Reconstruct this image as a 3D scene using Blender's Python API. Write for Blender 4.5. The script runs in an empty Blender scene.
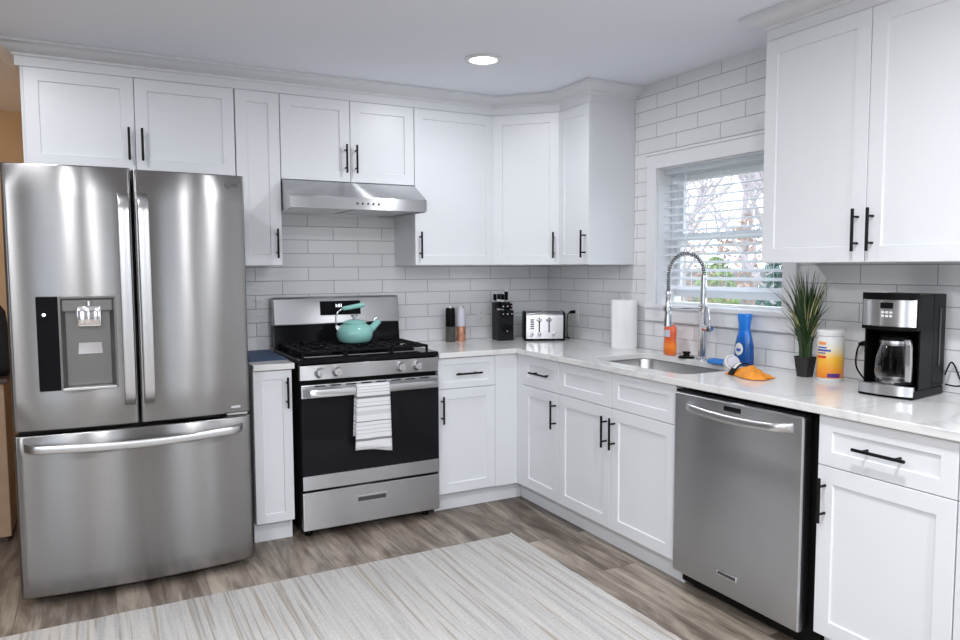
import bpy, bmesh, math, random
from math import sin, cos, pi, radians
from mathutils import Vector, Matrix
random.seed(7)
S = bpy.context.scene
COL = S.collection

# ------------------------------------------------------------------ camera
yaw, pitch, roll = radians(28.0287), radians(4.1727), radians(-0.232)
Fv = Vector((sin(yaw)*cos(pitch), cos(yaw)*cos(pitch), -sin(pitch)))
Rv = Vector((cos(yaw), -sin(yaw), 0)); Uv = Rv.cross(Fv)
R2 = Rv*cos(roll) + Uv*sin(roll); U2 = R2.cross(Fv)
cam = bpy.data.objects.new('camera', bpy.data.cameras.new('camera')); COL.objects.link(cam)
cam.matrix_world = Matrix(((R2.x, U2.x, -Fv.x, -2.8085), (R2.y, U2.y, -Fv.y, -4.2647), (R2.z, U2.z, -Fv.z, 1.3892), (0, 0, 0, 1)))
cam.data.sensor_width = 36; cam.data.lens = 726.89/960*36; cam.data.clip_start = .05; cam.data.clip_end = 200
S.camera = cam
# ------------------------------------------------------------------ world, exposure
W = bpy.data.worlds.new('world'); S.world = W; W.use_nodes = True
bg = W.node_tree.nodes['Background']; bg.inputs[0].default_value = (.80, .90, 1, 1); bg.inputs[1].default_value = 3.0
S.view_settings.view_transform = 'Standard'; S.view_settings.look = 'None'
S.view_settings.exposure = 0.07; S.view_settings.gamma = 1; S.view_settings.use_curve_mapping = False
CAN_NEAR, FILL_MID, FILL_REAR = 8.0, 24.0, 62.0  # near cans are the visible pair; mid and rear rows are added fill
HALL_POWER = 14.0
CEIL = 2.410

# ------------------------------------------------------------------ materials
def newmat(name):
    m = bpy.data.materials.new(name); m.use_nodes = True
    return m, m.node_tree.nodes, m.node_tree.links, m.node_tree.nodes['Principled BSDF']
def setp(b, **k):
    for a, v in k.items():
        n = a.replace('_', ' ')
        if n in b.inputs: b.inputs[n].default_value = v
def pbr(name, col, rough=.5, metal=0, noise=0, nscale=20, bump=0, stretch=(1, 1, 1), **k):
    """principled with a little procedural variation"""
    m, N, L, b = newmat(name)
    b.inputs['Base Color'].default_value = (*col, 1); b.inputs['Roughness'].default_value = rough; b.inputs['Metallic'].default_value = metal
    setp(b, **k)
    tc = N.new('ShaderNodeTexCoord'); mp = N.new('ShaderNodeMapping'); mp.inputs['Scale'].default_value = stretch
    nz = N.new('ShaderNodeTexNoise'); nz.inputs['Scale'].default_value = nscale; nz.inputs['Detail'].default_value = 3
    L.new(tc.outputs['Object'], mp.inputs[0]); L.new(mp.outputs[0], nz.inputs['Vector'])
    rp = N.new('ShaderNodeMapRange'); rp.inputs[3].default_value = max(0, rough-.04); rp.inputs[4].default_value = rough+.04
    L.new(nz.outputs['Fac'], rp.inputs[0]); L.new(rp.outputs[0], b.inputs['Roughness'])
    if noise:
        mx = N.new('ShaderNodeMix'); mx.data_type = 'RGBA'
        mx.inputs[6].default_value = (*[c*(1-noise) for c in col], 1); mx.inputs[7].default_value = (*[min(1, c*(1+noise)) for c in col], 1)
        L.new(nz.outputs['Fac'], mx.inputs[0]); L.new(mx.outputs[2], b.inputs['Base Color'])
    if bump:
        bp = N.new('ShaderNodeBump'); bp.inputs['Strength'].default_value = bump; bp.inputs['Distance'].default_value = .01
        L.new(nz.outputs['Fac'], bp.inputs['Height']); L.new(bp.outputs[0], b.inputs['Normal'])
    return m
def emit(name, col, s):
    m, N, L, b = newmat(name); setp(b, Roughness=.5)
    b.inputs['Base Color'].default_value = (*col, 1)
    b.inputs['Emission Color'].default_value = (*col, 1); b.inputs['Emission Strength'].default_value = s
    return m
def steel(name, col=(.60, .59, .585), rough=.31, an=1.0, rot=.25, ripple=.0):
    m, N, L, b = newmat(name)
    b.inputs['Base Color'].default_value = (*col, 1); b.inputs['Metallic'].default_value = 1
    b.inputs['Anisotropic'].default_value = an; b.inputs['Anisotropic Rotation'].default_value = rot
    tg = N.new('ShaderNodeTangent'); tg.direction_type = 'RADIAL'; tg.axis = 'Z'; L.new(tg.outputs[0], b.inputs['Tangent'])
    tc = N.new('ShaderNodeTexCoord'); mp = N.new('ShaderNodeMapping'); mp.inputs['Scale'].default_value = (1.5, 1.5, 420)
    nz = N.new('ShaderNodeTexNoise'); nz.inputs['Scale'].default_value = 1; nz.inputs['Detail'].default_value = 2
    L.new(tc.outputs['Object'], mp.inputs[0]); L.new(mp.outputs[0], nz.inputs['Vector'])
    rp = N.new('ShaderNodeMapRange'); rp.inputs[3].default_value = rough-.015; rp.inputs[4].default_value = rough+.015
    L.new(nz.outputs['Fac'], rp.inputs[0]); L.new(rp.outputs[0], b.inputs['Roughness'])
    if ripple:
        m2 = N.new('ShaderNodeMapping'); m2.inputs['Scale'].default_value = (5, 5, 1.3)
        n2 = N.new('ShaderNodeTexNoise'); n2.inputs['Scale'].default_value = 1; n2.inputs['Detail'].default_value = 1
        L.new(tc.outputs['Object'], m2.inputs[0]); L.new(m2.outputs[0], n2.inputs['Vector'])
        bp = N.new('ShaderNodeBump'); bp.inputs['Strength'].default_value = ripple; bp.inputs['Distance'].default_value = .02
        L.new(n2.outputs['Fac'], bp.inputs['Height'])
        L.new(bp.outputs[0], b.inputs['Normal'])
    return m
def tile_mat(name, axis, xoff=0.0, bw=.3065):
    m, N, L, b = newmat(name)
    tc = N.new('ShaderNodeTexCoord'); sp = N.new('ShaderNodeSeparateXYZ'); cb = N.new('ShaderNodeCombineXYZ')
    L.new(tc.outputs['Object'], sp.inputs[0])
    a = N.new('ShaderNodeMath'); a.inputs[1].default_value = xoff; L.new(sp.outputs[axis], a.inputs[0])
    c = N.new('ShaderNodeMath'); c.inputs[1].default_value = -.915 + .0795*30; L.new(sp.outputs[2], c.inputs[0])
    L.new(a.outputs[0], cb.inputs[0]); L.new(c.outputs[0], cb.inputs[1])
    br = N.new('ShaderNodeTexBrick'); br.offset = .5; br.inputs['Scale'].default_value = 1
    br.inputs['Brick Width'].default_value = bw; br.inputs['Row Height'].default_value = .0795
    br.inputs['Mortar Size'].default_value = .0021; br.inputs['Mortar Smooth'].default_value = .3
    br.inputs['Color1'].default_value = (.74, .75, .765, 1); br.inputs['Color2'].default_value = (.79, .80, .81, 1); br.inputs['Mortar'].default_value = (.33, .335, .35, 1)
    L.new(cb.outputs[0], br.inputs['Vector']); L.new(br.outputs['Color'], b.inputs['Base Color'])
    rp = N.new('ShaderNodeMapRange'); rp.inputs[3].default_value = .10; rp.inputs[4].default_value = .7
    L.new(br.outputs['Fac'], rp.inputs[0]); L.new(rp.outputs[0], b.inputs['Roughness'])
    iv = N.new('ShaderNodeMath'); iv.operation = 'SUBTRACT'; iv.inputs[0].default_value = 1; L.new(br.outputs['Fac'], iv.inputs[1])
    nz = N.new('ShaderNodeTexNoise'); nz.inputs['Scale'].default_value = 22; nz.inputs['Detail'].default_value = 1
    mp = N.new('ShaderNodeMapping'); mp.inputs['Scale'].default_value = (1, 2.2, 1); L.new(cb.outputs[0], mp.inputs[0]); L.new(mp.outputs[0], nz.inputs['Vector'])
    b1 = N.new('ShaderNodeBump'); b1.inputs['Strength'].default_value = .45; b1.inputs['Distance'].default_value = .0015; L.new(iv.outputs[0], b1.inputs['Height'])
    b2 = N.new('ShaderNodeBump'); b2.inputs['Strength'].default_value = .35; b2.inputs['Distance'].default_value = .004; L.new(nz.outputs['Fac'], b2.inputs['Height'])
    L.new(b1.outputs[0], b2.inputs['Normal']); L.new(b2.outputs[0], b.inputs['Normal'])
    return m
def floor_mat():
    m, N, L, b = newmat('vinyl_planks')
    tc = N.new('ShaderNodeTexCoord'); sp = N.new('ShaderNodeSeparateXYZ'); cb = N.new('ShaderNodeCombineXYZ')
    L.new(tc.outputs['Object'], sp.inputs[0])
    a = N.new('ShaderNodeMath'); a.inputs[1].default_value = 24.4; L.new(sp.outputs[1], a.inputs[0])
    c = N.new('ShaderNodeMath'); c.inputs[1].default_value = 18.07; L.new(sp.outputs[0], c.inputs[0])
    L.new(a.outputs[0], cb.inputs[0]); L.new(c.outputs[0], cb.inputs[1])
    br = N.new('ShaderNodeTexBrick'); br.offset = .37; br.inputs['Scale'].default_value = 1
    br.inputs['Brick Width'].default_value = 1.22; br.inputs['Row Height'].default_value = .18
    br.inputs['Mortar Size'].default_value = .0015; br.inputs['Mortar Smooth'].default_value = .4; br.inputs['Bias'].default_value = 0
    br.inputs['Color1'].default_value = (0, 0, 0, 1); br.inputs['Color2'].default_value = (1, 1, 1, 1); br.inputs['Mortar'].default_value = (0, 0, 0, 1)
    L.new(cb.outputs[0], br.inputs['Vector'])
    # per plank offset makes the grain break at the seams
    cx = N.new('ShaderNodeCombineXYZ'); mu = N.new('ShaderNodeMath'); mu.operation = 'MULTIPLY'; mu.inputs[1].default_value = 37
    L.new(br.outputs['Color'], mu.inputs[0]); L.new(mu.outputs[0], cx.inputs[2])
    ad = N.new('ShaderNodeVectorMath'); L.new(cb.outputs[0], ad.inputs[0]); L.new(cx.outputs[0], ad.inputs[1])
    mp = N.new('ShaderNodeMapping'); mp.inputs['Scale'].default_value = (2.2, 13, 1); L.new(ad.outputs[0], mp.inputs[0])
    nz = N.new('ShaderNodeTexNoise'); nz.inputs['Scale'].default_value = 1.1; nz.inputs['Detail'].default_value = 6; nz.inputs['Roughness'].default_value = .62; nz.inputs['Distortion'].default_value = .6
    L.new(mp.outputs[0], nz.inputs['Vector'])
    mp2 = N.new('ShaderNodeMapping'); mp2.inputs['Scale'].default_value = (3, 90, 1); L.new(ad.outputs[0], mp2.inputs[0])
    n2 = N.new('ShaderNodeTexNoise'); n2.inputs['Scale'].default_value = 1; n2.inputs['Detail'].default_value = 3; L.new(mp2.outputs[0], n2.inputs['Vector'])
    s = N.new('ShaderNodeMath'); s.operation = 'MULTIPLY_ADD'; s.inputs[1].default_value = .22; L.new(n2.outputs['Fac'], s.inputs[0]); L.new(nz.outputs['Fac'], s.inputs[2])
    s2 = N.new('ShaderNodeMath'); s2.operation = 'MULTIPLY_ADD'; s2.inputs[1].default_value = .17; L.new(br.outputs['Color'], s2.inputs[0]); L.new(s.outputs[0], s2.inputs[2])
    cr = N.new('ShaderNodeValToRGB'); e = cr.color_ramp.elements
    e[0].position = .42; e[0].color = (.060, .044, .033, 1); e[1].position = .92; e[1].color = (.44, .375, .31, 1)
    q = e.new(.62); q.color = (.160, .126, .10, 1); q = e.new(.76); q.color = (.29, .245, .20, 1)
    L.new(s2.outputs[0], cr.inputs[0])
    mx = N.new('ShaderNodeMix'); mx.data_type = 'RGBA'; mx.inputs[7].default_value = (.07, .06, .05, 1)
    f = N.new('ShaderNodeMath'); f.operation = 'MULTIPLY'; f.inputs[1].default_value = .7; L.new(br.outputs['Fac'], f.inputs[0]); L.new(f.outputs[0], mx.inputs[0])
    L.new(cr.outputs[0], mx.inputs[6]); L.new(mx.outputs[2], b.inputs['Base Color'])
    b.inputs['Roughness'].default_value = .38
    bp = N.new('ShaderNodeBump'); bp.inputs['Strength'].default_value = .15; bp.inputs['Distance'].default_value = .002; L.new(s.outputs[0], bp.inputs['Height']); L.new(bp.outputs[0], b.inputs['Normal'])
    return m
def quartz_mat():
    m, N, L, b = newmat('veined_quartz')
    tc = N.new('ShaderNodeTexCoord')
    nz = N.new('ShaderNodeTexNoise'); nz.inputs['Scale'].default_value = 1.7; nz.inputs['Detail'].default_value = 5; nz.inputs['Distortion'].default_value = 1.2
    L.new(tc.outputs['Object'], nz.inputs['Vector'])
    d = N.new('ShaderNodeMath'); d.operation = 'SUBTRACT'; d.inputs[1].default_value = .5; L.new(nz.outputs['Fac'], d.inputs[0])
    ab = N.new('ShaderNodeMath'); ab.operation = 'ABSOLUTE'; L.new(d.outputs[0], ab.inputs[0])
    cr = N.new('ShaderNodeValToRGB'); e = cr.color_ramp.elements
    e[0].position = 0; e[0].color = (.60, .60, .61, 1); e[1].position = .028; e[1].color = (.74, .735, .73, 1); q = e.new(.007); q.color = (.67, .67, .67, 1)
    L.new(ab.outputs[0], cr.inputs[0]); L.new(cr.outputs[0], b.inputs['Base Color']); b.inputs['Roughness'].default_value = .13
    return m
def rug_mat():
    m, N, L, b = newmat('striped_rug_pile')
    tc = N.new('ShaderNodeTexCoord')
    def nz(sc, scale, det, dist=0):
        mp = N.new('ShaderNodeMapping'); mp.inputs['Scale'].default_value = sc; L.new(tc.outputs['Object'], mp.inputs[0])
        n = N.new('ShaderNodeTexNoise'); n.inputs['Scale'].default_value = scale; n.inputs['Detail'].default_value = det; n.inputs['Distortion'].default_value = dist
        L.new(mp.outputs[0], n.inputs['Vector']); return n.outputs['Fac']
    a = nz((44, 1.3, 1), 1, 8, .5); g = nz((56, 1.1, 1), 1, 5, .4)
    cr = N.new('ShaderNodeValToRGB'); e = cr.color_ramp.elements
    e[0].position = .30; e[0].color = (.60, .595, .60, 1); e[1].position = .60; e[1].color = (.80, .775, .74, 1); q = e.new(.44); q.color = (.71, .695, .68, 1)
    L.new(a, cr.inputs[0])
    c2 = N.new('ShaderNodeValToRGB'); e = c2.color_ramp.elements; e[0].position = .56; e[0].color = (0, 0, 0, 1); e[1].position = .63; e[1].color = (1, 1, 1, 1)
    L.new(g, c2.inputs[0])
    fine = nz((60, 25, 1), 3, 3); ms = N.new('ShaderNodeMath'); ms.operation = 'MULTIPLY'; L.new(c2.outputs[0], ms.inputs[0]); L.new(fine, ms.inputs[1])
    m2 = N.new('ShaderNodeMix'); m2.data_type = 'RGBA'; m2.inputs[7].default_value = (.34, .25, .16, 1)
    L.new(ms.outputs[0], m2.inputs[0]); L.new(cr.outputs[0], m2.inputs[6])
    m3 = N.new('ShaderNodeMix'); m3.data_type = 'RGBA'; m3.blend_type = 'MULTIPLY'; m3.inputs[0].default_value = .45
    L.new(m2.outputs[2], m3.inputs[6]); L.new(fine, m3.inputs[7]); L.new(m3.outputs[2], b.inputs['Base Color'])
    b.inputs['Roughness'].default_value = .95
    bp = N.new('ShaderNodeBump'); bp.inputs['Strength'].default_value = .6; bp.inputs['Distance'].default_value = .004; L.new(fine, bp.inputs['Height']); L.new(bp.outputs[0], b.inputs['Normal'])
    return m
def towel_mat():
    m, N, L, b = newmat('striped_cotton')
    tc = N.new('ShaderNodeTexCoord'); sp = N.new('ShaderNodeSeparateXYZ'); L.new(tc.outputs['Object'], sp.inputs[0])
    mr = N.new('ShaderNodeMapRange'); mr.inputs[1].default_value = .43; mr.inputs[2].default_value = .80; L.new(sp.outputs[2], mr.inputs[0])
    cr = N.new('ShaderNodeValToRGB'); cr.color_ramp.interpolation = 'CONSTANT'; e = cr.color_ramp.elements
    e[0].position = 0; e[0].color = (.72, .72, .74, 1); e[1].position = .985; e[1].color = (.72, .72, .74, 1)
    W_ = (.72, .72, .74, 1)
    for p, w, g in [(.06, .012, .5), (.19, .035, .22), (.29, .010, .42), (.34, .010, .42), (.40, .010, .42), (.45, .018, .26), (.55, .06, .58), (.66, .015, .40), (.72, .01, .5), (.78, .035, .20), (.86, .010, .42), (.90, .010, .42), (.94, .010, .42)]:
        q = e.new(p); q.color = (g, g, g*1.04, 1); q = e.new(p+w); q.color = W_
    L.new(mr.outputs[0], cr.inputs[0]); L.new(cr.outputs[0], b.inputs['Base Color']); b.inputs['Roughness'].default_value = .9
    return m
def glass_mat(name, tint=(1, 1, 1), gl=.12):
    m, N, L, b = newmat(name); N.remove(b)
    t = N.new('ShaderNodeBsdfTransparent'); t.inputs[0].default_value = (*tint, 1)
    g = N.new('ShaderNodeBsdfGlossy'); g.inputs['Roughness'].default_value = .03
    f = N.new('ShaderNodeLayerWeight'); f.inputs[0].default_value = gl
    mx = N.new('ShaderNodeMixShader'); L.new(f.outputs['Facing'], mx.inputs[0]); L.new(t.outputs[0], mx.inputs[1]); L.new(g.outputs[0], mx.inputs[2])
    L.new(mx.outputs[0], N['Material Output'].inputs[0]); return m
def ramp_z(name, z0, z1, stops, rough=.4):
    """printed colour bands up a label (object z)"""
    m, N, L, b = newmat(name)
    tc = N.new('ShaderNodeTexCoord'); sp = N.new('ShaderNodeSeparateXYZ'); L.new(tc.outputs['Object'], sp.inputs[0])
    nz = N.new('ShaderNodeTexNoise'); nz.inputs['Scale'].default_value = 30; L.new(tc.outputs['Object'], nz.inputs['Vector'])
    mr = N.new('ShaderNodeMapRange'); mr.inputs[1].default_value = z0; mr.inputs[2].default_value = z1; L.new(sp.outputs[2], mr.inputs[0])
    ma = N.new('ShaderNodeMath'); ma.operation = 'MULTIPLY_ADD'; ma.inputs[1].default_value = .12; L.new(nz.outputs['Fac'], ma.inputs[0]); L.new(mr.outputs[0], ma.inputs[2])
    cr = N.new('ShaderNodeValToRGB'); e = cr.color_ramp.elements
    e[0].position = stops[0][0]; e[0].color = (*stops[0][1], 1); e[1].position = stops[-1][0]; e[1].color = (*stops[-1][1], 1)
    for p, c in stops[1:-1]: q = e.new(p); q.color = (*c, 1)
    L.new(ma.outputs[0], cr.inputs[0]); L.new(cr.outputs[0], b.inputs['Base Color']); b.inputs['Roughness'].default_value = rough
    return m

M = {}
M['paint'] = pbr('white_cabinet_paint', (.74, .755, .785), .36, nscale=6)
M['ceil'] = pbr('ceiling_paint', (.84, .87, .94), .8, nscale=3, noise=.01)
M['wall'] = pbr('wall_paint', (.20, .195, .195), .7, nscale=3)
M['beige'] = pbr('warm_beige_paint', (.62, .46, .30), .7, nscale=3)
M['trim'] = pbr('white_trim_paint', (.78, .79, .81), .4, nscale=5)
M['tileb'] = tile_mat('subway_tile_back', 0, 30.80)
M['tiler'] = tile_mat('subway_tile_right', 1, 31.4065, .3125)
M['floor'] = floor_mat(); M['quartz'] = quartz_mat(); M['rug'] = rug_mat(); M['towel'] = towel_mat()
M['steel'] = steel('brushed_steel', (.58, .585, .60)); M['fsteel'] = steel('brushed_steel_rippled', (.285, .28, .28), .225, 1.0, ripple=.05)
M['psteel'] = pbr('satin_steel', (.62, .62, .63), .32, 1, nscale=30)
M['chrome'] = pbr('chrome', (.80, .80, .82), .07, 1, nscale=10)
M['sink'] = pbr('sink_steel', (.46, .46, .465), .33, 1, nscale=40, stretch=(1, 8, 1))
M['black'] = pbr('black_plastic', (.005, .005, .0055), .35, nscale=30, Specular_IOR_Level=.10)
M['gloss'] = pbr('black_gloss', (.008, .008, .01), .06, nscale=10, Specular_IOR_Level=.10)
M['iron'] = pbr('cast_iron', (.010, .010, .011), .55, nscale=60, bump=.2, Specular_IOR_Level=.10)
M['handle'] = pbr('matte_black_metal', (.007, .007, .008), .38, nscale=30, Specular_IOR_Level=.15)
M['dgrey'] = pbr('dark_grey_metal', (.10, .10, .105), .45, .6, nscale=20)
M['disp'] = pbr('dispenser_grey', (.20, .195, .19), .35, .7, nscale=20)
M['dispin'] = pbr('dispenser_back', (.30, .295, .285), .4, .6, nscale=20)
M['teal'] = pbr('mint_enamel', (.29, .60, .55), .14, nscale=8, noise=.03)
M['plate'] = pbr('white_plastic', (.72, .72, .72), .35, nscale=20)
M['paper'] = pbr('paper_towel', (.84, .84, .84), .9, nscale=120, bump=.25)
M['navy'] = pbr('navy_mat', (.025, .06, .13), .6, nscale=80, noise=.15)
M['copper'] = pbr('copper_metal', (.72, .36, .24), .28, .7, nscale=30)
M['smoke'] = pbr('dark_pepper', (.07, .065, .055), .3, nscale=60, noise=.4)
M['lav'] = pbr('pale_lavender_plastic', (.62, .62, .70), .35, nscale=30)
M['blackblock'] = pbr('charcoal_block', (.018,.019,.022), .4, nscale=30, Specular_IOR_Level=.10)
M['orange'] = pbr('orange_cloth', (.80, .29, .03), .75, nscale=40, noise=.2, bump=.3)
M['orangeliq'] = ramp_z('orange_soap', 0, .165, [(0, (.75, .13, .03)), (.35, (.95, .27, .03)), (.6, (.80, .12, .04)), (1, (.85, .16, .07))], .15)
M['blue'] = ramp_z('blue_bottle_plastic', 0, .24, [(0, (.01, .05, .22)), (.5, (.01, .09, .33)), (.7, (.01, .16, .62)), (1, (.02, .22, .75))], .18)
M['bluesp'] = pbr('blue_sponge', (.04, .22, .62), .85, nscale=120, noise=.15, bump=.4)
M['wipelabel'] = ramp_z('wipes_label', 0, .17, [(0, (.62, .13, .03)), (.3, (.85, .30, .03)), (.62, (.90, .52, .06)), (.85, (.85, .78, .62)), (1, (.80, .80, .78))], .35)
M['purple'] = pbr('purple_print', (.09, .03, .22), .4, nscale=20)
M['redp'] = pbr('red_print', (.70, .05, .03), .4, nscale=20)
M['bluep'] = pbr('blue_print', (.05, .10, .42), .4, nscale=20)
M['orangep'] = pbr('orange_print', (.85, .30, .08), .4, nscale=20)
M['leaf'] = pbr('grass_blade_green', (.020, .052, .014), .5, nscale=40, noise=.5)
M['leaf2'] = pbr('pale_grass_tip', (.30, .29, .13), .6, nscale=40, noise=.3)
M['pot'] = pbr('dark_pot', (.02, .019, .021), .6, nscale=40)
M['soil'] = pbr('potting_soil', (.04, .025, .015), .95, nscale=100, bump=.6)
M['blind'] = pbr('white_blind_slat', (.88, .88, .90), .45, nscale=10)
_m = M['blind']; _N = _m.node_tree.nodes; _L = _m.node_tree.links; _t = _N.new('ShaderNodeBsdfTranslucent'); _t.inputs[0].default_value = (.92, .94, .97, 1)
_x = _N.new('ShaderNodeMixShader'); _x.inputs[0].default_value = .75; _L.new(_N['Principled BSDF'].outputs[0], _x.inputs[1]); _L.new(_t.outputs[0], _x.inputs[2]); _L.new(_x.outputs[0], _N['Material Output'].inputs[0])
M['vinyl'] = pbr('white_vinyl_frame', (.80, .82, .84), .35, nscale=10)
M['lens'] = emit('lit_lens', (1, .97, .93), 9)
M['digit'] = emit('lit_digits', (.8, .9, 1), 3)
M['glass'] = glass_mat('window_glass'); M['carafe'] = glass_mat('carafe_glass', (.62, .62, .62), .3)
M['oven'] = pbr('oven_glass', (.012, .012, .015), .05, nscale=5, Specular_IOR_Level=.10)
M['oak'] = pbr('tan_wood', (.42, .27, .17), .45, nscale=3, noise=.15, stretch=(1, 1, 8))
M['oakd'] = pbr('dark_wood_edge', (.06, .035, .025), .4, nscale=3)
M['cloth'] = pbr('black_cloth', (.015, .014, .016), .85, nscale=60, bump=.3)
M['lawn'] = pbr('lawn_grass', (.20, .22, .14), .95, nscale=6, noise=.5)
M['bounce'] = pbr('pale_bounce_ground', (.68, .68, .67), .9, nscale=3, noise=.05)  # pale reflector ground, added to brighten the view through the rear windows
M['bark'] = pbr('grey_bark', (.50, .44, .46), .9, nscale=20, noise=.3)
M['rust'] = pbr('russet_foliage', (.48, .34, .28), .9, nscale=3, noise=.4)
M['ever'] = pbr('evergreen_foliage', (.13, .22, .19), .9, nscale=3, noise=.4)
M['lime'] = pbr('bright_green_foliage', (.28, .38, .16), .9, nscale=3, noise=.3)
M['greyfence'] = pbr('weathered_fence_boards', (.30, .29, .30), .85, nscale=3, noise=.3, stretch=(6, 6, 1))

# ------------------------------------------------------------------ geometry helpers
class G:
    def __init__(s): s.b = bmesh.new(); s.mi = 0
    def m(s, i): s.mi = i; return s
    def face(s, vs):
        try:
            f = s.b.faces.new(vs); f.material_index = s.mi; return f
        except ValueError: return None
    def loft(s, loops, cap0=True, cap1=True, closed=True):
        R = [[s.b.verts.new(p) for p in l] for l in loops]
        n = len(R[0])
        for a, c in zip(R, R[1:]):
            for i in range(n if closed else n-1): s.face((a[i], a[(i+1) % n], c[(i+1) % n], c[i]))
        if cap0: s.face(R[0][::-1])
        if cap1: s.face(R[-1])
        return s
    def box(s, x0, x1, y0, y1, z0, z1, bev=0.0):
        x0, x1 = min(x0, x1), max(x0, x1); y0, y1 = min(y0, y1), max(y0, y1); z0, z1 = min(z0, z1), max(z0, z1)
        if bev <= 0:
            s.loft([[(x0, y0, z), (x1, y0, z), (x1, y1, z), (x0, y1, z)] for z in (z0, z1)]); return s
        t = bmesh.new(); bmesh.ops.create_cube(t, size=1)
        for v in t.verts: v.co = Vector(((x0+x1)/2+v.co.x*(x1-x0), (y0+y1)/2+v.co.y*(y1-y0), (z0+z1)/2+v.co.z*(z1-z0)))
        bmesh.ops.bevel(t, geom=t.edges[:], offset=min(bev, (x1-x0)*.45, (y1-y0)*.45, (z1-z0)*.45), segments=2, affect='EDGES', profile=.5)
        mp = {v: s.b.verts.new(v.co) for v in t.verts}
        for f in t.faces: s.face([mp[v] for v in f.verts])
        t.free(); return s
    def lathe(s, prof, c=(0, 0, 0), n=32, axis='Z', cap=True):
        ls = []
        for r, h in prof:
            r = max(r, 1e-4); l = []
            for i in range(n):
                a = 2*pi*i/n; u, v = r*cos(a), r*sin(a)
                p = (u, v, h) if axis == 'Z' else ((h, u, v) if axis == 'X' else (v, h, u))
                l.append((c[0]+p[0], c[1]+p[1], c[2]+p[2]))
            ls.append(l)
        return s.loft(ls, cap, cap)
    def tube(s, pts, r, n=10, cap=True):
        pts = [Vector(p) for p in pts]; rs = r if isinstance(r, (list, tuple)) else [r]*len(pts)
        ls = []; up = None
        for i, p in enumerate(pts):
            d = (pts[min(i+1, len(pts)-1)]-pts[max(i-1, 0)]).normalized()
            if up is None: up = d.cross(Vector((0, 0, 1)) if abs(d.z) < .9 else Vector((1, 0, 0))).normalized()
            up = (up-d*up.dot(d)).normalized(); w = d.cross(up)
            ls.append([p+(up*cos(2*pi*k/n)+w*sin(2*pi*k/n))*rs[i] for k in range(n)])
        return s.loft(ls, cap, cap)
    def rrloop(s, x0, x1, y0, y1, z, r, k=6):
        o = []
        for cx, cy, a0 in ((x1-r, y1-r, 0), (x0+r, y1-r, 90), (x0+r, y0+r, 180), (x1-r, y0+r, 270)):
            for i in range(k+1):
                a = radians(a0+90*i/k); o.append((cx+r*cos(a), cy+r*sin(a), z))
        return o
    def sweep(s, path, prof, zb=0):
        """sweep profile (out, z) along an open horizontal path; out = to the right of travel"""
        P = [Vector((x, y)) for x, y in path]; ls = []
        for i, p in enumerate(P):
            ns = []
            if i > 0: d = (p-P[i-1]).normalized(); ns.append(Vector((d.y, -d.x)))
            if i < len(P)-1: d = (P[i+1]-p).normalized(); ns.append(Vector((d.y, -d.x)))
            n = sum(ns, Vector((0, 0))).normalized(); k = 1/max(.3, n.dot(ns[0]))
            ls.append([(p.x+n.x*o*k, p.y+n.y*o*k, z+zb) for o, z in prof])
        return s.loft(ls)
    def obj(s, name, mats, parent=None, smooth=False, label=None, bevel=0, autos=None):
        bmesh.ops.remove_doubles(s.b, verts=s.b.verts[:], dist=1e-6)
        bmesh.ops.recalc_face_normals(s.b, faces=s.b.faces[:])
        me = bpy.data.meshes.new(name); s.b.to_mesh(me); s.b.free()
        mats = mats if isinstance(mats, (list, tuple)) else [mats]
        for m_ in mats: me.materials.append(M[m_])
        o = bpy.data.objects.new(name, me); COL.objects.link(o)
        if smooth or autos:
            me.shade_smooth()
            if autos or smooth == 'auto': me.set_sharp_from_angle(angle=radians(autos or 40))
        if bevel:
            bv = o.modifiers.new('bevel', 'BEVEL'); bv.width = bevel; bv.segments = 2; bv.limit_method = 'ANGLE'; bv.angle_limit = radians(50)
        if parent: o.parent = parent
        if label: o['label'] = label
        return o
def tag(o, label, cat, group=None):
    o['label'] = label; o['category'] = cat
    if group: o['group'] = group
    return o
def thing(name, label, cat, loc=(0, 0, 0), rz=0, group=None):
    o = bpy.data.objects.new(name, None); COL.objects.link(o); o.empty_display_size = .1
    o.location = loc; o.rotation_euler = (0, 0, rz)
    return tag(o, label, cat, group)
def struct(g, name, mats, **k):
    o = g.obj(name, mats, **k); o['kind'] = 'structure'; return o
def arc(c, r, a0, a1, n, plane='xz'):
    o = []
    for i in range(n+1):
        a = radians(a0+(a1-a0)*i/n); u, v = r*cos(a), r*sin(a)
        o.append({'xz': (c[0]+u, c[1], c[2]+v), 'xy': (c[0]+u, c[1]+v, c[2]), 'yz': (c[0], c[1]+u, c[2]+v)}[plane])
    return o

# ================================================================== THE SETTING
def wall_holes(axis, pos, thick, a0, a1, z0, z1, holes):
    """wall slab along axis with rectangular openings; axis 'x' -> runs in x at y=pos"""
    g = G(); cuts = sorted(set([a0, a1]+[h[0] for h in holes]+[h[1] for h in holes]))
    for s0, s1 in zip(cuts, cuts[1:]):
        hs = sorted([(h[2], h[3]) for h in holes if h[0] <= s0+1e-6 and h[1] >= s1-1e-6])
        z = z0
        for h0, h1 in hs+[(z1, z1)]:
            if h0 > z+1e-6:
                if axis == 'x': g.box(s0, s1, pos, pos+thick, z, h0)
                else: g.box(pos, pos+thick, s0, s1, z, h0)
            z = h1
    return g
WY0, WY1, WZ0, WZ1 = -1.97, -1.112, 1.17, 1.93          # kitchen window opening in the right wall
struct(wall_holes('x', 0, .14, -3.075, .16, 0, CEIL, []), 'wall_back', 'tileb')
struct(wall_holes('y', 0, .16, -7, 0, 0, CEIL, [(WY0, WY1, WZ0, WZ1), (-6.3, -5.95, .15, 2.15)]), 'wall_right', 'tiler')
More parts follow.
